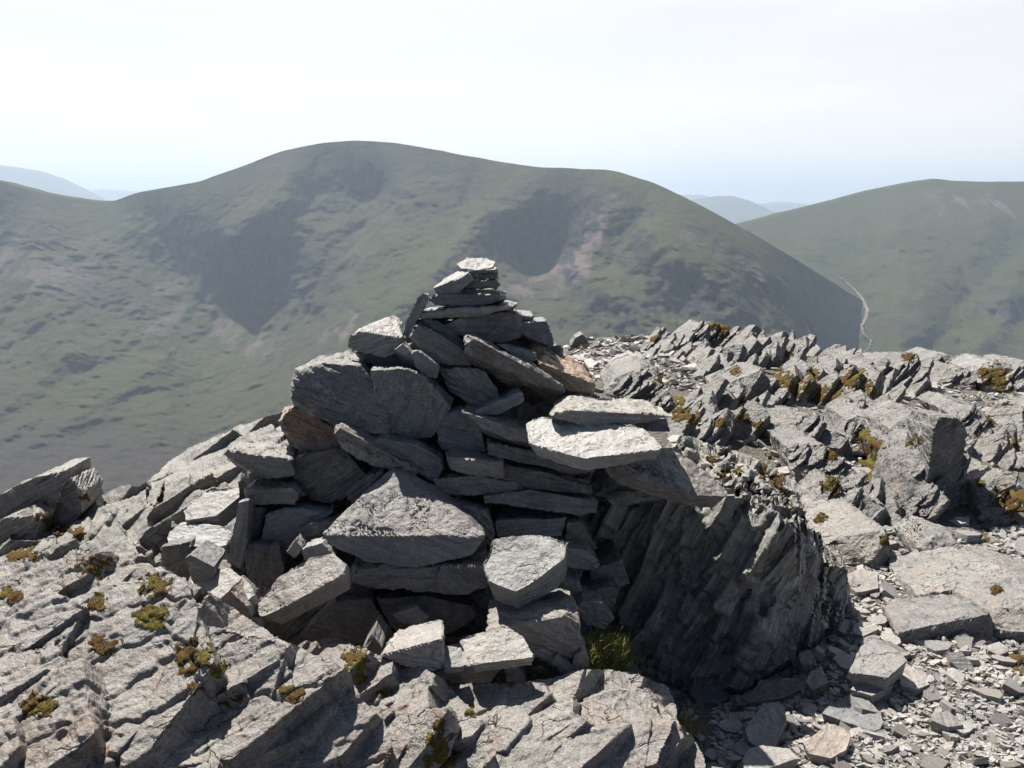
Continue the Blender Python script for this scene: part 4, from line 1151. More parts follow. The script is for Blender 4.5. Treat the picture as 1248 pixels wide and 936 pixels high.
# near left outcrop
o, V, F, N = sheet('rock_outcrop', [(-70, 690), (0, 688), (60, 681), (120, 673), (165, 672), (215, 697), (270, 728), (310, 757), (350, 782), (390, 800), (425, 815), (440, 850), (470, 880), (478, 905), (490, 950), (-70, 950)],
    [(-70, 690, 2.937), (60, 681, 2.937), (165, 672, 2.937), (270, 728, 2.823), (350, 782, 2.679), (425, 815, 2.535), (0, 780, 2.535), (120, 780, 2.576), (220, 790, 2.551), (320, 820, 2.471), (0, 870, 2.297), (100, 870, 2.311), (220, 880, 2.311), (330, 870, 2.343),
     (0, 950, 2.096), (120, 950, 2.119), (220, 950, 2.176), (300, 950, 2.247), (360, 870, 2.359), (430, 880, 2.455), (470, 900, 2.487), (400, 950, 2.327), (490, 950, 2.471), (-70, 950, 2.055), (-70, 820, 2.416)],
    M_BED, step=1.35, seed=101, color=(.275, .255, .235), cells=((.30, .13, .004, .006, .016, 1), (.06, .03, .003, .004, .005, 3)), slabs=((34, .36, (-.22, -.36, .91), (.80, .35, .35), .018), (22, .18, (-.24, -.34, .91), (.80, .35, .35), .014), (70, .05, (-.24, -.28, .93), (.80, .4, .3), .007)), fine=.0035)
tag(o, 'lichen crusted outcrop of broken slate filling the lower left corner', 'rock outcrop')
moss_on(o, V, F, [(115, 690, 22), (118, 735, 14), (190, 715, 20), (185, 750, 22), (235, 800, 28), (265, 815, 16), (130, 790, 20), (45, 860, 22), (280, 850, 18), (240, 840, 12), (15, 725, 14), (355, 845, 14)], 1)

# near middle outcrop
o, V, F, N = sheet('rock_outcrop', [(352, 790), (370, 780), (405, 778), (440, 786), (480, 806), (520, 815), (545, 832), (560, 850), (590, 878), (604, 905), (606, 950), (430, 950), (420, 880), (390, 830)],
    [(352, 790, 2.772), (405, 778, 2.810), (480, 806, 2.750), (545, 832, 2.675), (590, 878, 2.570), (606, 950, 2.472), (440, 840, 2.630), (500, 870, 2.540), (540, 890, 2.495), (470, 950, 2.360), (540, 950, 2.390), (420, 880, 2.510), (430, 950, 2.375)],
    M_BED, step=1.35, seed=131, color=(.27, .25, .23), n=(-.5, -.3, .8), cells=((.05, .025, .003, .004, .004, 3),), slabs=((16, .20, (-.38, -.28, .88), (.80, .15, .55), .02), (18, .10, (-.36, -.28, .89), (.80, .15, .55), .016), (30, .05, (-.45, -.25, .85), (.80, .15, .55), .010)))
tag(o, 'low ribbed outcrop with mossy hollows in the middle foreground', 'rock outcrop')
moss_on(o, V, F, [(432, 800, 18), (440, 812, 15), (437, 826, 10), (537, 905, 20), (535, 925, 24), (535, 882, 10), (575, 870, 9), (468, 842, 10)], 2, .014)

# near right-hand hump
o, V, F, N = sheet('rock_outcrop', [(520, 850), (545, 838), (580, 832), (625, 831), (660, 827), (700, 816), (735, 815), (770, 820), (795, 826), (815, 836), (822, 852), (828, 880), (845, 895), (858, 920), (864, 950), (600, 950), (560, 900)],
    [(520, 850, 2.712), (580, 832, 2.765), (660, 827, 2.780), (720, 815, 2.810), (795, 826, 2.795), (815, 838, 2.750), (828, 880, 2.720), (858, 920, 2.690), (864, 950, 2.660), (600, 870, 2.600), (650, 865, 2.615), (720, 860, 2.645), (760, 850, 2.690), (620, 910, 2.465), (680, 895, 2.495), (700, 950, 2.420), (640, 950, 2.360),
     (730, 880, 2.540), (770, 890, 2.585), (800, 910, 2.615), (760, 950, 2.510), (820, 950, 2.600), (560, 900, 2.525)],
    M_BED, step=1.35, seed=151, color=(.29, .27, .25), n=(-.55, -.2, .8), cells=((.06, .03, .002, .003, .003, 3),), slabs=((16, .26, (-.26, -.26, .92), (.9, .1, .3), .012), (12, .13, (-.30, -.28, .91), (.9, .1, .3), .012), (22, .05, (-.35, -.25, .9), (.9, .1, .3), .008)))
tag(o, 'smooth topped outcrop hump with a dark ribbed right face in front', 'rock outcrop')
moss_on(o, V, F, [(620, 831, 9), (570, 866, 8), (835, 885, 8), (530, 842, 8)], 3, .01)

# slope behind on the left
o, V, F, N = sheet('rock_outcrop', [(-60, 640), (0, 640), (40, 655), (70, 640), (100, 620), (130, 600), (150, 590), (170, 592), (180, 585), (205, 562), (230, 545), (262, 530), (290, 518), (320, 508), (345, 503), (370, 520), (370, 640), (330, 720), (200, 720), (-60, 720)],
    [(-60, 640, 4.2), (70, 640, 4.3), (150, 590, 4.5), (205, 562, 4.7), (290, 518, 4.9), (345, 503, 4.9), (370, 560, 4.4), (0, 690, 3.7), (100, 680, 3.75), (200, 640, 3.95), (250, 590, 4.2), (300, 560, 4.4), (200, 720, 3.5), (-60, 720, 3.55), (330, 720, 3.45), (330, 640, 3.8)],
    M_LICHEN, step=1.5, seed=171, color=(.27, .262, .24), n=(-.45, -.35, .82), cells=((.09, .045, .004, .006, .005, 3),), slabs=((46, .36, (-.50, -.30, .81), (.80, .15, .55), .025), (60, .19, (-.48, -.32, .82), (.80, .15, .55), .02), (100, .08, (-.45, -.28, .84), (.80, .15, .55), .016)))
tag(o, 'long lichened bedrock slope rising to the cairn from the left', 'rock outcrop')
moss_on(o, V, F, [(98, 606, 10), (72, 645, 13), (97, 650, 12), (20, 678, 16), (35, 676, 14), (105, 604, 9), (240, 690, 10), (280, 660, 9)], 4, .014)

# ------------------------------------------------------------------ the big dark block beside the cairn
o, V, F, N = sheet('rock_outcrop', [(640, 600), (700, 590), (760, 560), (800, 545), (835, 530), (870, 540), (905, 548), (935, 560), (962, 578), (975, 600), (985, 640), (1003, 652), (1008, 690), (1022, 690), (1033, 720), (1034, 748), (1010, 770), (985, 790), (950, 812), (915, 838), (870, 850), (810, 840), (760, 830), (720, 800), (680, 780), (640, 740)],
    [(640, 600, 3.66), (640, 760, 3.60), (700, 600, 3.66), (700, 700, 3.64), (700, 790, 3.56), (760, 610, 3.64), (760, 700, 3.58), (760, 800, 3.50), (800, 600, 3.62), (810, 640, 3.52), (810, 740, 3.47), (810, 835, 3.42),
     (835, 532, 4.25), (900, 548, 4.35), (962, 578, 4.4), (860, 572, 3.95), (920, 580, 3.98), (850, 600, 3.62), (880, 612, 3.47), (925, 618, 3.5), (960, 630, 3.58), (985, 642, 3.72),
     (870, 680, 3.43), (870, 760, 3.40), (870, 850, 3.37), (940, 690, 3.49), (940, 760, 3.47), (940, 815, 3.45), (1000, 700, 3.70), (1000, 770, 3.68), (1032, 715, 3.9), (1034, 748, 3.88)],
    M_BLOCK, step=1.5, seed=201, color=(.36, .345, .31), n=(-.89, 0, .45), cells=((.5, .10, .02, .02, .02, 1), (.25, .035, .010, .010, .010, 2)), fol=.006, folk=(2.0, 30), slabs=((70, .28, (-.90, -.05, .42), (.42, 0, .90), .022, .2, .5), (160, .17, (-.89, -.06, .43), (.42, 0, .90), .015, .15, .35), (300, .09, (-.88, -.05, .44), (.42, 0, .90), .011, .15, .35)), strike=np.array([.45, 0, .89]))
tag(o, 'big dark block of upright slate under the right end of the cairn', 'rock outcrop')
moss_on(o, V, F, [(945, 585, 16), (930, 575, 12), (900, 575, 10), (880, 578, 8), (955, 600, 10), (1006, 680, 9), (1020, 695, 8), (866, 560, 8)], 5, .012)

# ------------------------------------------------------------------ outcrops of the right-hand ridge


NF = np.array([-.60, -.30, .74])


def fins(poly, count, size, seed, nrm=NF, thick=.15, jit=.09, rise=.25, u=(.75, .35, .5)):
    """A patch of ribbed bedrock: plates with one cleavage direction breaking through the ground inside a pixel outline."""
    random.seed(seed)
    poly = np.array(poly, float)
    x0, y0 = poly.min(0); x1, y1 = poly.max(0)
    hs = []
    tries = 0
    while len(hs) < count and tries < count * 30:
        tries += 1
        x, y = random.uniform(x0, x1), random.uniform(y0, y1)
        if not inside(poly, np.array([x]), np.array([y]))[0]: continue
        g = ground_hit(x, y)[0]
        if np.isnan(g).any(): continue
        s = size * random.uniform(.55, 1.25)
        n_ = nrm + np.array([random.gauss(0, jit) for _ in range(3)])
        hs.append(slab_pts(g + np.array([0, 0, rise * s * random.uniform(-.4, 1)]), n_, u, s * 1.15, s * random.uniform(.35, .65), s * thick * random.uniform(.6, 1.4)))
    return hs


def tri_moss(o, spots, seed, thick=.016):
    me = o.data
    V = np.array([o.matrix_world @ v.co for v in me.vertices])
    F = np.array([p.vertices[:] for p in me.polygons])
    px, py = to_px(V)
    if not spots: return
    moss_on(o, V, F, spots, seed, thick)


def gy(zone, F_):
    f = zpx(zone, F_)
    k = f[:, 1].argmax()
    g = ground_hit(f[k, 0], f[k, 1])[0]
    return float(g[1]) if not np.isnan(g).any() else 10.2


LG = (.19, .185, .173)
NF_ = np.array([-.58, -.32, .75])
RIDGE = [
    # label, colour, [(zone, F, T, D)], moss spots, extra fins
    ('leaning slate fin standing highest on the ridge crest', LG, [(5, [(605, 142), (712, 55), (755, 75), (740, 110), (690, 142)], [(650, 110), (715, 52)], .4), (5, [(690, 145), (760, 75), (830, 70), (905, 118), (890, 150), (780, 155)], [(770, 66), (830, 66)], .5)], [(880, 402, 12), (870, 398, 9)], None),
    ('dark stone lying at the left end of the ridge crest', DARK, [(5, [(130, 150), (150, 118), (180, 102), (205, 125), (200, 155)], None, .25)], [], None),
    ('pale tilted plate with a dark right end below the crest', LG, [(5, [(780, 345), (800, 372), (895, 402), (990, 262), (900, 290)], [(790, 330), (880, 280), (985, 255)], .35), (5, [(905, 405), (985, 270), (1025, 310), (950, 408)], None, .35)], [(896, 452, 8)], None),
    ('ribbed pale slab right behind the cream boulder', LG, [(5, [(285, 352), (330, 392), (430, 408), (540, 325), (500, 262), (450, 245), (340, 292)], [(360, 270), (450, 225), (510, 255)], .5), (5, [(440, 412), (560, 330), (595, 425), (500, 440)], None, .3)], [(812, 460, 14), (815, 447, 10)], None),
    ('pinkish flat stone on the scree right of the brown slab', (.36, .33, .315), [(5, [(305, 275), (340, 238), (425, 195), (420, 230), (360, 285)], None, .3)], [], None),
    ('wide smooth boulder in the middle of the right ridge', LG, [(6, [(40, 542), (120, 500), (330, 520), (460, 562), (420, 612), (300, 582), (200, 575)], [(130, 440), (240, 455), (330, 482), (420, 520)], .5)], [(922, 525, 12), (960, 540, 9), (915, 500, 10)], None),
    ('tall dark edged slab standing up like a tower on the right', LG, [(6, [(650, 640), (650, 522), (770, 430), (845, 500), (850, 575), (770, 720)], None, .3), (6, [(800, 900), (845, 640), (850, 520), (870, 470), (965, 475), (985, 545), (950, 742), (880, 800)], None, .3), (6, [(700, 930), (745, 700), (800, 590), (852, 570), (850, 885), (760, 935)], None, .3)], [(1112, 540, 9), (1120, 535, 8)], None),
    ('dark stump rising behind the tower slab', GREY, [(6, [(950, 755), (955, 600), (1000, 592), (1052, 642), (1052, 742)], None, .35)], [], None),
    ('rounded pale boulder with a hollow on the right skyline', LG, [(6, [(545, 262), (570, 315), (620, 352), (740, 362), (832, 332), (800, 262), (740, 240), (640, 250)], [(600, 215), (690, 178), (760, 188), (775, 228)], .6)], [(1108, 436, 9), (1070, 465, 8)], None),
    ('stack of slanting slate ribs next along the right skyline', LG, [(6, [(790, 245), (830, 300), (880, 280), (955, 215), (900, 192)], None, .5), (6, [(850, 322), (920, 332), (960, 340), (1032, 330), (1030, 275), (960, 250)], None, .5)], [], None),
    ('mossy low rocks at the far right end of the skyline', GREY, [(6, [(1050, 275), (1070, 332), (1180, 362), (1215, 300), (1205, 240), (1130, 230)], None, .5), (6, [(1180, 362), (1250, 372), (1330, 370), (1330, 235), (1240, 235), (1210, 290)], None, .5)], [(1215, 460, 22), (1222, 475, 14), (1200, 455, 12)], None),
    ('sloping pale slab on the far right of the ridge', LG, [(6, [(960, 470), (1030, 562), (1100, 592), (1152, 542), (1010, 425)], [(985, 420), (1020, 418), (1150, 530)], .5)], [(1225, 518, 12), (1210, 512, 8)], None),
    ('square pale block with a dark right side at the right edge', LG, [(6, [(905, 752), (945, 855), (1065, 860), (1065, 800), (1000, 742)], [(960, 742), (1010, 738)], .3), (6, [(1060, 880), (1055, 785), (1160, 722), (1178, 800), (1188, 870), (1142, 945), (1080, 940)], None, .4)], [(1230, 605, 22), (1240, 620, 18), (1195, 590, 7), (1175, 625, 10)], None),
    ('cluster of cracked grey rock faces above the narrow gap', LG, [(6, [(200, 612), (340, 592), (382, 640), (382, 702), (300, 802), (250, 702)], None, .4), (6, [(400, 640), (470, 690), (562, 832), (450, 862), (380, 772)], None, .4), (6, [(285, 862), (380, 765), (480, 832), (625, 872), (560, 938), (300, 938)], None, .4)], [(1012, 555, 10), (1010, 590, 12), (1020, 600, 8)], None),
    ('low grey rock between the smooth boulder and the tower slab', LG, [(6, [(455, 560), (460, 482), (560, 452), (622, 492), (610, 560), (540, 590)], None, .35), (6, [(610, 700), (610, 612), (700, 552), (765, 612), (742, 702)], None, .3)], [(1062, 545, 20), (1075, 575, 22), (1085, 600, 20), (1068, 560, 18), (1050, 530, 12), (1080, 590, 18)], None),
    ('pale stepped ledge with a dark right end beside the big block', (.32, .30, .275), [(7, [(265, 195), (420, 218), (440, 242), (478, 215), (466, 132), (330, 150)], [(205, 62), (260, 50), (330, 100), (460, 122)], .6)], [(1080, 660, 10), (1000, 632, 8)], None),
    ('grey pointed block on the path below the tower slab', GREY, [(7, [(595, 190), (640, 268), (690, 278), (742, 262), (742, 222), (700, 160), (650, 140)], [(620, 160), (662, 118), (700, 148)], .25)], [], None),
    ('dark low ledge crossing the stony path', GREY, [(7, [(520, 475), (640, 522), (760, 518), (832, 470), (822, 412), (650, 445)], [(600, 440), (740, 405), (820, 408)], .3)], [], None),
    ('broad pale bedrock slab across the path at the right edge', (.30, .29, .275), [(7, [(650, 420), (740, 415), (900, 470), (1050, 480), (1050, 380), (840, 390)], [(690, 330), (800, 300), (947, 268), (1050, 262)], .7)], [(1215, 720, 8)], None),
    ('thin splintered wedge at the right foot of the big block', GREY, [(7, [(300, 440), (318, 330), (330, 220), (345, 290), (357, 392), (340, 440)], None, .25)], [], None),
]
for k, (lab, col, parts, moss, extra) in enumerate(RIDGE):
    random.seed(500 + k)
    hs = []
    Y0 = max(gy(p[0], p[1]) for p in parts)
    for j, (zn, F_, T_, D_) in enumerate(parts):
        Y = min(gy(zn, F_), Y0 + .25)
        dk = lab.startswith(('dark', 'thin')) or (j == 1 and ('tower' in lab or 'dark right end' in lab))
        hs.append(traced(zn, F_, T_, Y, D_ * min(1.3, Y / 6 + .35), sink=.25, lean=0 if dk else .85, turn=-.3 if dk else .35))
    if not lab.startswith(('dark', 'thin', 'pinkish', 'grey', 'broad', 'pale stepped')):
        for zn, F_, T_, D_ in parts:
            f = zpx(zn, F_); Y = min(gy(zn, F_), Y0 + .25)
            ext = max(np.ptp(f[:, 0]), np.ptp(f[:, 1])) * Y / FPX
            for _ in range(16):
                x, y = random.uniform(f[:, 0].min(), f[:, 0].max()), random.uniform(f[:, 1].min(), f[:, 1].max())
                if not inside(f, np.array([x]), np.array([y]))[0]: continue
                yy = Y + (.85 * (f[:, 1].max() - y) - .35 * (x - f[:, 0].min())) * Y / FPX
                s_ = ext * random.uniform(.14, .34)
                hs.append(slab_pts(at(x, y, yy), NF_ + np.array([random.gauss(0, .07) for _ in range(3)]), (.75, .3, .55), s_, s_ * random.uniform(.35, .6), s_ * random.uniform(.07, .16)))
    Ls = max(.010, .0022 * Y0)
    o = rock('rock_outcrop', hs, M_CRAG if Y0 > 4.5 else M_BED, n=(-.5, -.25, .8), L=Ls, amp=1.4, seed=300 + k, color=col, chips=3, chip=.14, lam=1.6)
    tag(o, lab, 'rock outcrop')
    tri_moss(o, moss, 60 + k, .014)

FINS = [
    ('jagged ribs of slate along the crest right of the highest fin', [(890, 425), (905, 412), (935, 418), (965, 412), (990, 428), (985, 445), (930, 450), (890, 445)], 40, .22, [(985, 440, 8), (960, 432, 7)]),
    ('mossy slate fins on the rise below the right skyline', [(940, 470), (960, 448), (1010, 448), (1050, 462), (1075, 480), (1060, 495), (1000, 500), (945, 490)], 44, .22, [(945, 460, 20), (960, 470, 22), (985, 475, 20), (1000, 482, 18), (1040, 462, 18), (1050, 470, 16), (1020, 480, 16), (950, 480, 16), (990, 455, 10), (1065, 480, 12)]),
    ('ribbed slate between the pale tilted plate and the ribbed slab', [(845, 440), (880, 425), (920, 430), (930, 450), (900, 462), (850, 460)], 20, .18, [(835, 445, 8), (897, 450, 10)]),
    ('low mossy slate hump behind the right end of the cream boulder', [(815, 505), (850, 490), (900, 498), (930, 510), (925, 540), (860, 548), (820, 530)], 24, .17, [(830, 505, 14), (845, 512, 12), (905, 510, 12), (880, 515, 10), (825, 490, 10), (925, 520, 10)]),
    ('broken grey ribs right of the cluster of cracked faces', [(1000, 520), (1040, 500), (1080, 505), (1075, 530), (1020, 545)], 16, .18, [(1050, 525, 12), (1010, 530, 10)]),
    ('rough rock shelf beyond the path at the right edge', [(1180, 560), (1215, 530), (1270, 520), (1270, 570), (1215, 580)], 16, .16, [(1235, 540, 9)]),
    ('low rocks among rubble on the left part of the crest', [(760, 430), (800, 418), (845, 415), (850, 430), (800, 445)], 18, .13, [(800, 412, 8)]),
    ('cracked slabs between the smooth boulder and the ribbed slab', [(870, 470), (960, 490), (940, 500), (900, 500), (850, 492)], 18, .17, [(910, 490, 9)]),
    ('broken stones on the crest between the highest fin and its left end', [(790, 415), (830, 408), (850, 425), (800, 432)], 12, .12, []),
    ('low fractured bedrock between the tower slab and the pale ledge', [(990, 630), (1040, 610), (1090, 640), (1080, 660), (1020, 640)], 14, .14, [(1085, 655, 9)]),
    ('flat bedrock ribs right of the sloping pale slab', [(1200, 500), (1262, 490), (1262, 530), (1215, 520)], 12, .2, []),
    ('rocky lip running along the crest towards the right skyline', [(1005, 440), (1030, 440), (1060, 455), (1050, 462), (1015, 455)], 16, .18, [(1030, 452, 9)]),
]
for k, (lab, poly, cnt, size, moss) in enumerate(FINS):
    hs = fins(poly, cnt, size, 800 + k)
    if not hs: continue
    feet = np.array([h.mean(0) for h in hs]); feet[:, 2] = zg(feet[:, :2]) - .03
    deep = feet.copy(); deep[:, 2] = deep[:, 2].min() - .4
    hs.append(np.concatenate([feet, deep]))
    Y0 = float(np.mean([h[:, 1].mean() for h in hs]))
    o = rock('rock_outcrop', hs, M_CRAG, n=NF, L=max(.012, .0026 * Y0), amp=1.2, seed=400 + k, color=LG, chips=0, lam=1.6)
    tag(o, lab, 'rock outcrop')
    tri_moss(o, moss, 90 + k, .014)

# left skyline crag
o = rock('rock_outcrop', [traced(0, [(-30, 670), (-20, 615), (20, 600), (45, 580), (80, 574), (78, 590), (60, 625), (50, 660)], None, 4.1, .35),
                          traced(0, [(62, 650), (72, 600), (84, 583), (98, 600), (98, 625), (80, 650)], None, 4.12, .25),
                          traced(0, [(-40, 690), (-10, 640), (30, 622), (50, 632), (40, 665), (10, 690)], None, 3.95, .3)],
         M_LICHEN, n=(-.5, -.3, .8), L=.009, amp=1.2, seed=333, color=(.28, .27, .25), lam=2)
tag(o, 'small pointed crag on the skyline at the left edge', 'rock outcrop')
tri_moss(o, [(55, 635, 14), (62, 645, 14), (103, 606, 10)], 71, .014)

# ------------------------------------------------------------------ stones lying on the path, each its own
LOOSE = [
    (7, [(0, 800), (20, 842), (90, 862), (138, 775)], [(60, 732), (128, 730)], (.40, .385, .36), 'half shaded pale slab on the path in front of the big block'),
    (7, [(200, 847), (220, 877), (290, 892), (340, 872), (355, 838)], [(290, 796), (350, 822)], (.42, .355, .30), 'pale brown slab lying alone at the bottom of the path'),
    (7, [(360, 662), (430, 682), (500, 657)], [(390, 640), (430, 625), (490, 645)], (.41, .38, .35), 'creamy pointed slab on the path below the grey rock'),
    (7, [(520, 610), (530, 647), (580, 662), (622, 650)], [(528, 596), (560, 616), (612, 618)], (.45, .42, .385), 'cream angular slab in the middle of the path'),
    (7, [(-10, 905), (0, 930), (90, 927), (182, 905)], [(0, 878), (60, 866), (150, 880)], (.46, .44, .41), 'long pale slab at the bottom edge left of the brown slab'),
    (7, [(355, 595), (480, 615), (545, 575), (480, 560)], [(390, 540), (430, 500), (535, 560)], GREY, 'grey pyramid shaped rock half buried in the path'),
    (7, [(265, 745), (380, 785), (450, 802), (472, 780)], [(300, 720), (380, 690), (460, 755)], COOL, 'grey veined rock half buried right of the half shaded slab'),
    (7, [(145, 550), (180, 602), (202, 592), (165, 542)], None, COOL, 'slanted dark slab leaning at the foot of the big block'),
    (7, [(180, 552), (190, 577), (245, 582), (230, 552)], [(185, 545), (228, 542)], COOL, 'grey slab beside the slanted dark slab in the shade'),
    (7, [(0, 700), (130, 692), (217, 662), (150, 655), (40, 665)], [(50, 640), (200, 638)], DARK, 'long shaded slab flat at the foot of the big block'),
    (7, [(208, 640), (230, 662), (282, 645), (262, 605)], [(225, 612), (260, 600)], (.34, .30, .28), 'small brown rock where the big block shadow ends'),
    (7, [(330, 295), (380, 327), (452, 320), (450, 300)], [(345, 278), (400, 268), (448, 290)], (.38, .34, .31), 'pinkish slab on the path by the splintered wedge'),
    (7, [(365, 470), (400, 482), (452, 465), (440, 455)], [(370, 446), (440, 446)], (.43, .41, .38), 'cream flat stone on the path right of the big block foot'),
    (7, [(315, 462), (340, 475), (355, 450)], [(320, 440), (350, 436)], (.42, .40, .38), 'whitish stone touching the lower right corner of the big block'),
    (7, [(630, 770), (690, 792), (742, 790), (700, 770)], [(640, 755), (690, 748)], GREY, 'grey slab on the lower path below the dark ledge'),
    (4, [(1060, 880), (1090, 915), (1180, 920), (1222, 900), (1140, 880)], [(1080, 858), (1130, 850)], COOL, 'bluish grey slab in the shaded corner by the front hump'),
    (4, [(540, 770), (560, 740), (620, 790), (590, 810)], None, GREY, 'small upright chip under the ribbed boulder'),
    (4, [(615, 790), (625, 745), (650, 730), (680, 765), (670, 790)], None, (.33, .29, .265), 'brownish wedge left of the grass tuft'),
    (4, [(360, 805), (380, 765), (440, 830), (440, 840), (370, 835)], None, (.33, .31, .30), 'small ribbed rock in front of the bright flat slab'),
    (4, [(120, 790), (220, 780), (290, 790), (360, 770), (300, 830), (160, 830)], None, (.36, .325, .30), 'pinkish low rock at the front edge of the cairn rubble'),
    (3, [(80, 440), (100, 425), (190, 470), (180, 500), (110, 510)], None, GREY, 'small rock with moss between the left slope and the white slab'),
    (3, [(340, 665), (372, 662), (372, 690), (330, 700), (310, 680)], None, PALE, 'little pale stone under the tip of the leaning slab'),
    (3, [(750, 790), (790, 725), (830, 780), (800, 800)], None, (.36, .335, .31), 'pale little spike stone behind the mossy near outcrop'),
]
for k, (zn, F_, T_, c_, lab) in enumerate(LOOSE):
    random.seed(900 + k)
    f = zpx(zn, F_)
    Y = gy(zn, F_) if zn == 7 else None
    if Y is None: Y = cY(f[:, 1].mean()) - .24
    if 'shaded corner' in lab: Y = 3.0
    if T_ is not None and (zn == 7 or 'shaded corner' in lab):
        ol = np.concatenate([zpx(zn, F_), zpx(zn, T_)])
        g = ground_hit([ol[:, 0].mean()], [ol[:, 1].max() - 4])[0]
        zt = zg(g[None, :2])[0] + random.uniform(.03, .05) + (.06 if 'pyramid' in lab else 0)
        top = on_plane(ol[:, 0], ol[:, 1], zt)
        top[:, 2] += .12 * (top[:, 1] - top[:, 1].mean()) + .06 * (top[:, 0] - top[:, 0].mean())
        low = top.mean(0) + (top - top.mean(0)) * .86; low[:, 2] -= .055
        hull = np.concatenate([top, low])
    else:
        hull = traced(zn, F_, T_, Y, .16, sink=.02)
    o = rock('loose_stone', [hull], M_STONE, L=.008, seed=600 + k, color=c_, chips=3, chip=.12)
    tag(o, lab, 'stone')

# small loose slates: separate stones where they show largest, then the finer scree
protos = []
random.seed(42)
for k in range(12):
    pts = slab_pts(np.zeros(3), (0, 0, 1), (1, 0, 0), 1.0, random.uniform(.5, .85), random.uniform(.16, .34), .28)
    bm = hull_mesh(pts)
    refine(bm, .42)
    V = np.array([v.co[:] for v in bm.verts])
    for i_, v_ in enumerate(bm.verts): v_.index = i_
    Fc = np.array([[v.index for v in f.verts] for f in bm.faces]); bm.free()
    V = V + vnormals(V, Fc) * (.05 * fbm(V * 2.2, 3, k))[:, None]
    me = bpy.data.meshes.new('flat_stone'); me.from_pydata(V.tolist(), [], Fc.tolist())
    me.shade_smooth(); me.set_sharp_from_angle(angle=R(28)); me.materials.append(M_CHIP)
    protos.append((me, V, Fc))

ZONES = [
    ('path', [(870, 860), (1000, 770), (1040, 700), (1075, 640), (1110, 660), (1180, 650), (1248, 640), (1260, 950), (860, 950)], 190, (8, 24), 'flat grey slate lying loose on the stony path', 'loose slates on the stony path', 6500, (2.4, 9)),
    ('crest', [(690, 425), (760, 410), (850, 412), (880, 440), (850, 470), (780, 480), (720, 450)], 75, (5, 13), 'small pale slate lying on the crest behind the cairn', 'loose slates on the crest behind the cairn', 1300, (1.6, 5)),
    ('terrace', [(1080, 480), (1140, 462), (1260, 470), (1260, 560), (1190, 540), (1120, 500)], 45, (5, 12), 'small grey slate strewn below the right skyline', 'loose slates below the right skyline', 1100, (1.6, 5)),
    ('slope', [(830, 470), (920, 450), (1060, 500), (1080, 600), (990, 620), (940, 560), (860, 500)], 20, (5, 11), 'small slate caught among the mossy right ridge rocks', 'loose slates among the ridge rocks', 900, (1.5, 5)),
    ('foot', [(560, 830), (700, 800), (760, 830), (860, 850), (860, 880), (700, 870)], 0, (5, 11), '', '', 260, (2, 6)),
]
sv, sf, base = [], [], 0
R2 = np.random.default_rng(5)
for zi, (zname, poly, cnt, (s0, s1), lab, grp, fine, (f0, f1)) in enumerate(ZONES):
    poly = np.array(poly, float)
    x0, y0 = poly.min(0); x1, y1 = poly.max(0)

    def sample(nn):
        out = np.zeros((0, 2))
        while len(out) < nn:
            c = np.c_[R2.uniform(x0, x1, nn), R2.uniform(y0, y1, nn)]
            out = np.concatenate([out, c[inside(poly, c[:, 0], c[:, 1])]], 0)
        return out[:nn]
    if cnt:
        c = sample(cnt); g = ground_hit(c[:, 0], c[:, 1])
        for k in range(cnt):
            if np.isnan(g[k]).any(): continue
            s = (s0 + (s1 - s0) * R2.random() ** 2.2) * g[k, 1] / FPX
            me = protos[R2.integers(0, 12)][0]
            o = bpy.data.objects.new('flat_stone', me)
            z = zg(g[k:k + 1, :2])[0]
            tl = R2.normal(0, .22, 2)
            o.location = (g[k, 0], g[k, 1], z + s * .16)
            o.rotation_euler = (tl[0], tl[1] - .1, R2.uniform(0, 6.28))
            o.scale = (s, s, s)
            br = R2.uniform(.8, 1.45); wm = R2.uniform(-.02, .03)
            o.color = ((.32 + wm) * br, (.31 + wm * .3) * br, (.30 - wm * .6) * br, 1)
            COL.objects.link(o)
            tag(o, lab, 'stone', grp)
    c = sample(fine); g = ground_hit(c[:, 0], c[:, 1])
    okk = ~np.isnan(g).any(1); g = g[okk]
    z = zg(g[:, :2])
    for k in range(len(g)):
        s = (f0 + (f1 - f0) * R2.random() ** 1.8) * g[k, 1] / FPX
        _, V, Fc = protos[R2.integers(0, 12)]
        a, t1, t2 = R2.uniform(0, 6.28), R2.normal(0, .3), R2.normal(0, .3)
        rot = np.array(Matrix.Rotation(t1, 3, 'X') @ Matrix.Rotation(t2, 3, 'Y') @ Matrix.Rotation(a, 3, 'Z'))
        sv.append(V @ rot.T * s + np.array([g[k, 0], g[k, 1], z[k] + s * .15]))
        sf.append(Fc + base); base += len(V)
# the same scree carries on over the rest of the summit
xy = np.c_[R2.uniform(-2.5, 8, 9000), 2.2 + 9.8 * R2.random(9000) ** 1.2]
z = zg(xy)
for k in range(len(xy)):
    s = (.008 + .055 * R2.random() ** 3) * (.6 + xy[k, 1] / 10)
    _, V, Fc = protos[R2.integers(0, 12)]
    rot = np.array(Matrix.Rotation(R2.normal(0, .3), 3, 'X') @ Matrix.Rotation(R2.normal(0, .3), 3, 'Y') @ Matrix.Rotation(R2.uniform(0, 6.28), 3, 'Z'))
    sv.append(V @ rot.T * s + np.array([xy[k, 0], xy[k, 1], z[k] + s * .15]))
    sf.append(Fc + base); base += len(V)
o = mesh_obj('scree', np.concatenate(sv), np.concatenate(sf), M_SCREE, origin=np.zeros(3), sharp=25)
o.data.materials[0] = M_CHIP
o.color = (.33, .318, .30, 1)
tag(o, 'fine broken slate scree spread over the path and ridge', 'scree', kind='stuff')

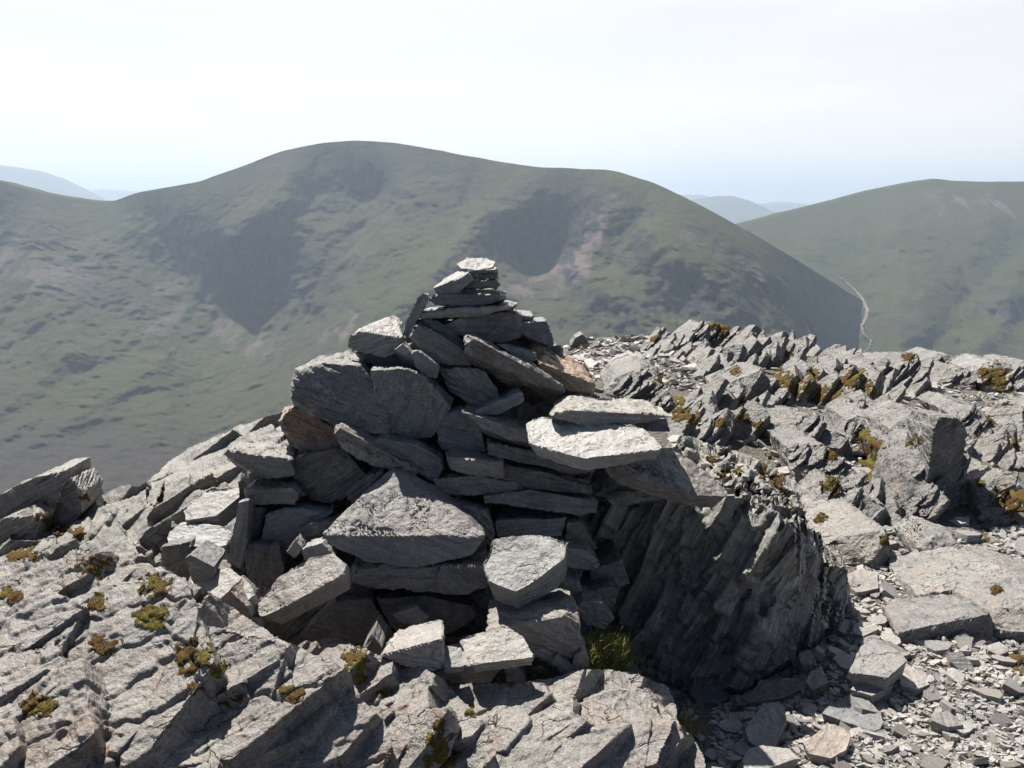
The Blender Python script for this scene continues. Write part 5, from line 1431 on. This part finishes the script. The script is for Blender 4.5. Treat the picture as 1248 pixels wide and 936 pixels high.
# rubble packed inside the cairn, seen only in the gaps
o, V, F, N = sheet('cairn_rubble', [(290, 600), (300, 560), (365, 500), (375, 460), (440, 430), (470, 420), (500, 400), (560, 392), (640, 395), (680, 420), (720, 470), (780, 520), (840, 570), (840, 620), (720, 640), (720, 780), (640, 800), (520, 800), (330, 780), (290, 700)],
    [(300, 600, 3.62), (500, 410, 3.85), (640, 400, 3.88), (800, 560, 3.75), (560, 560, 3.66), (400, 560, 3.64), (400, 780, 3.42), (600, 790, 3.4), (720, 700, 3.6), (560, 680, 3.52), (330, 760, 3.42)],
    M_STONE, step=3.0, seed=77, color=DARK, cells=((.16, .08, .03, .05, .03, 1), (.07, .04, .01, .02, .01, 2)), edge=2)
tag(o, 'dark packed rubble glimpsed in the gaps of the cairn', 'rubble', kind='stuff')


# moss carpeting the hollows between the ridge rocks
spots = [(950, 465, 16), (975, 470, 18), (1000, 478, 18), (1030, 470, 18), (1065, 560, 20), (1075, 580, 22), (1085, 600, 18), (1060, 545, 16), (830, 510, 16), (850, 505, 14), (890, 515, 12), (825, 490, 12), (1240, 610, 22), (1200, 660, 12),
         (1010, 560, 10), (1015, 590, 10), (1050, 530, 14), (985, 450, 12), (1215, 460, 14), (920, 525, 12), (1225, 515, 14), (1075, 660, 10), (1240, 810, 14)]
gxm, gym = np.meshgrid(np.arange(800, 1262, 2.0), np.arange(430, 830, 1.6))
g = ground_hit(gxm.ravel(), gym.ravel())
m = np.zeros(len(g))
for x, y, r in spots:
    m = np.maximum(m, 1 - np.hypot(gxm.ravel() - x, (gym.ravel() - y) * 1.3) / r)
m = np.where(np.isnan(g[:, 0]), -1, m)
g = np.nan_to_num(g)
m = m * .65 + .9 * fbm(g * 12, 5, 3, .7) * (m > -.5)
g[:, 2] = zg(g[:, :2]) + .004 + .022 * sstep(.05, .5, m) + .014 * fbm(g * 45, 4, 2)
idx = np.arange(gxm.size).reshape(gxm.shape)
F = np.stack([idx[:-1, :-1], idx[1:, :-1], idx[1:, 1:], idx[:-1, 1:]], -1).reshape(-1, 4)
F = F[(m > .1)[F].all(1)]
dY = np.ptp(g[F][:, :, 1], axis=1); F = F[dY < .25]
use = np.unique(F); mp = -np.ones(len(g), int); mp[use] = np.arange(len(use))
tag(mesh_obj('moss', g[use], mp[F], M_MOSS, origin=np.zeros(3), sharp=180), 'rusty green moss filling hollows between the ridge rocks', 'moss', kind='stuff')


# ------------------------------------------------------------------ grass
def grass(px, py, Y, spread, count, h, lab, straw=.3, lean=(.2, -.1), mat=M_GRASS, seed=0):
    r = np.random.default_rng(seed)
    c = at(px, py, Y)
    for part, frac, mm in (('blades', 1 - straw, mat), ('dry_blades', straw, M_STRAW)):
        k = int(count * frac)
        if not k: continue
        vs, fs = [], []
        for i in range(k):
            b0 = c + np.array([r.normal(0, spread[0]), r.normal(0, spread[1]), 0]) + np.array([0, 0, r.normal(0, spread[2])])
            hh = h * r.uniform(.5, 1.15)
            d = np.array([r.normal(lean[0], .45), r.normal(lean[1], .4), 1.0]); d /= np.linalg.norm(d)
            sd = np.cross(d, r.normal(0, 1, 3)); sd /= np.linalg.norm(sd)
            w = r.uniform(.0010, .0020)
            m1 = b0 + d * hh * .55
            tip = b0 + d * hh * .95 + np.array([d[0] * .5, d[1] * .5, -.35]) * hh * .4
            j = len(vs)
            vs += [b0 - sd * w, b0 + sd * w, m1 - sd * w * .8, m1 + sd * w * .8, tip]
            fs += [(j, j + 1, j + 3, j + 2), (j + 2, j + 3, j + 4)]
        if part == 'blades':
            root = mesh_obj('grass_tuft', vs, fs, mm, origin=c, sharp=180)
            tag(root, lab, 'grass')
        else:
            mesh_obj('dry_blades', vs, fs, mm, origin=c, sharp=180, parent=root)


grass(735, 806, 3.0, (.04, .05, .025), 900, .085, 'bright green grass tuft growing at the foot of the cairn', .45, (.35, -.15), seed=1)
grass(832, 893, 2.82, (.02, .03, .02), 260, .07, 'thin grass beside the right face of the front hump', .5, (-.1, -.1), seed=2)
grass(104, 612, 4.5, (.035, .03, .01), 300, .07, 'yellowish grass behind the pointed crag on the left skyline', .75, (.1, 0), seed=3)
grass(660, 829, 2.95, (.06, .02, .008), 260, .05, 'short grass fringe behind the front hump', .4, (0, 0), seed=4)

# ------------------------------------------------------------------ the air
bm = bmesh.new()
bmesh.ops.create_cube(bm, size=1.0)
me = bpy.data.meshes.new('haze'); bm.to_mesh(me); bm.free()
hz = bpy.data.objects.new('haze', me); COL.objects.link(hz)
allz = [(o.matrix_world @ Vector(c)).z for o in scene.objects if o.type == 'MESH' and o is not hz for c in o.bound_box]
hz.scale = (60000, 34000, max(allz) + 25 - (min(allz) - 1))
hz.location = (0, 15000, (max(allz) + 25 + min(allz) - 1) / 2)
mh = bpy.data.materials.new('haze'); mh.use_nodes = True
mh.node_tree.nodes.clear()
mo = mh.node_tree.nodes.new('ShaderNodeOutputMaterial')
pv = mh.node_tree.nodes.new('ShaderNodeVolumePrincipled')
pv.inputs['Color'].default_value = (.64, .79, 1.0, 1)
pv.inputs['Density'].default_value = HAZE_DENSITY
pv.inputs['Anisotropy'].default_value = .3
pv.inputs['Density Attribute'].default_value = ''
mh.node_tree.links.new(pv.outputs[0], mo.inputs['Volume'])
me.materials.append(mh)
tag(hz, 'pale blue summer haze over the fells', 'haze', kind='stuff')
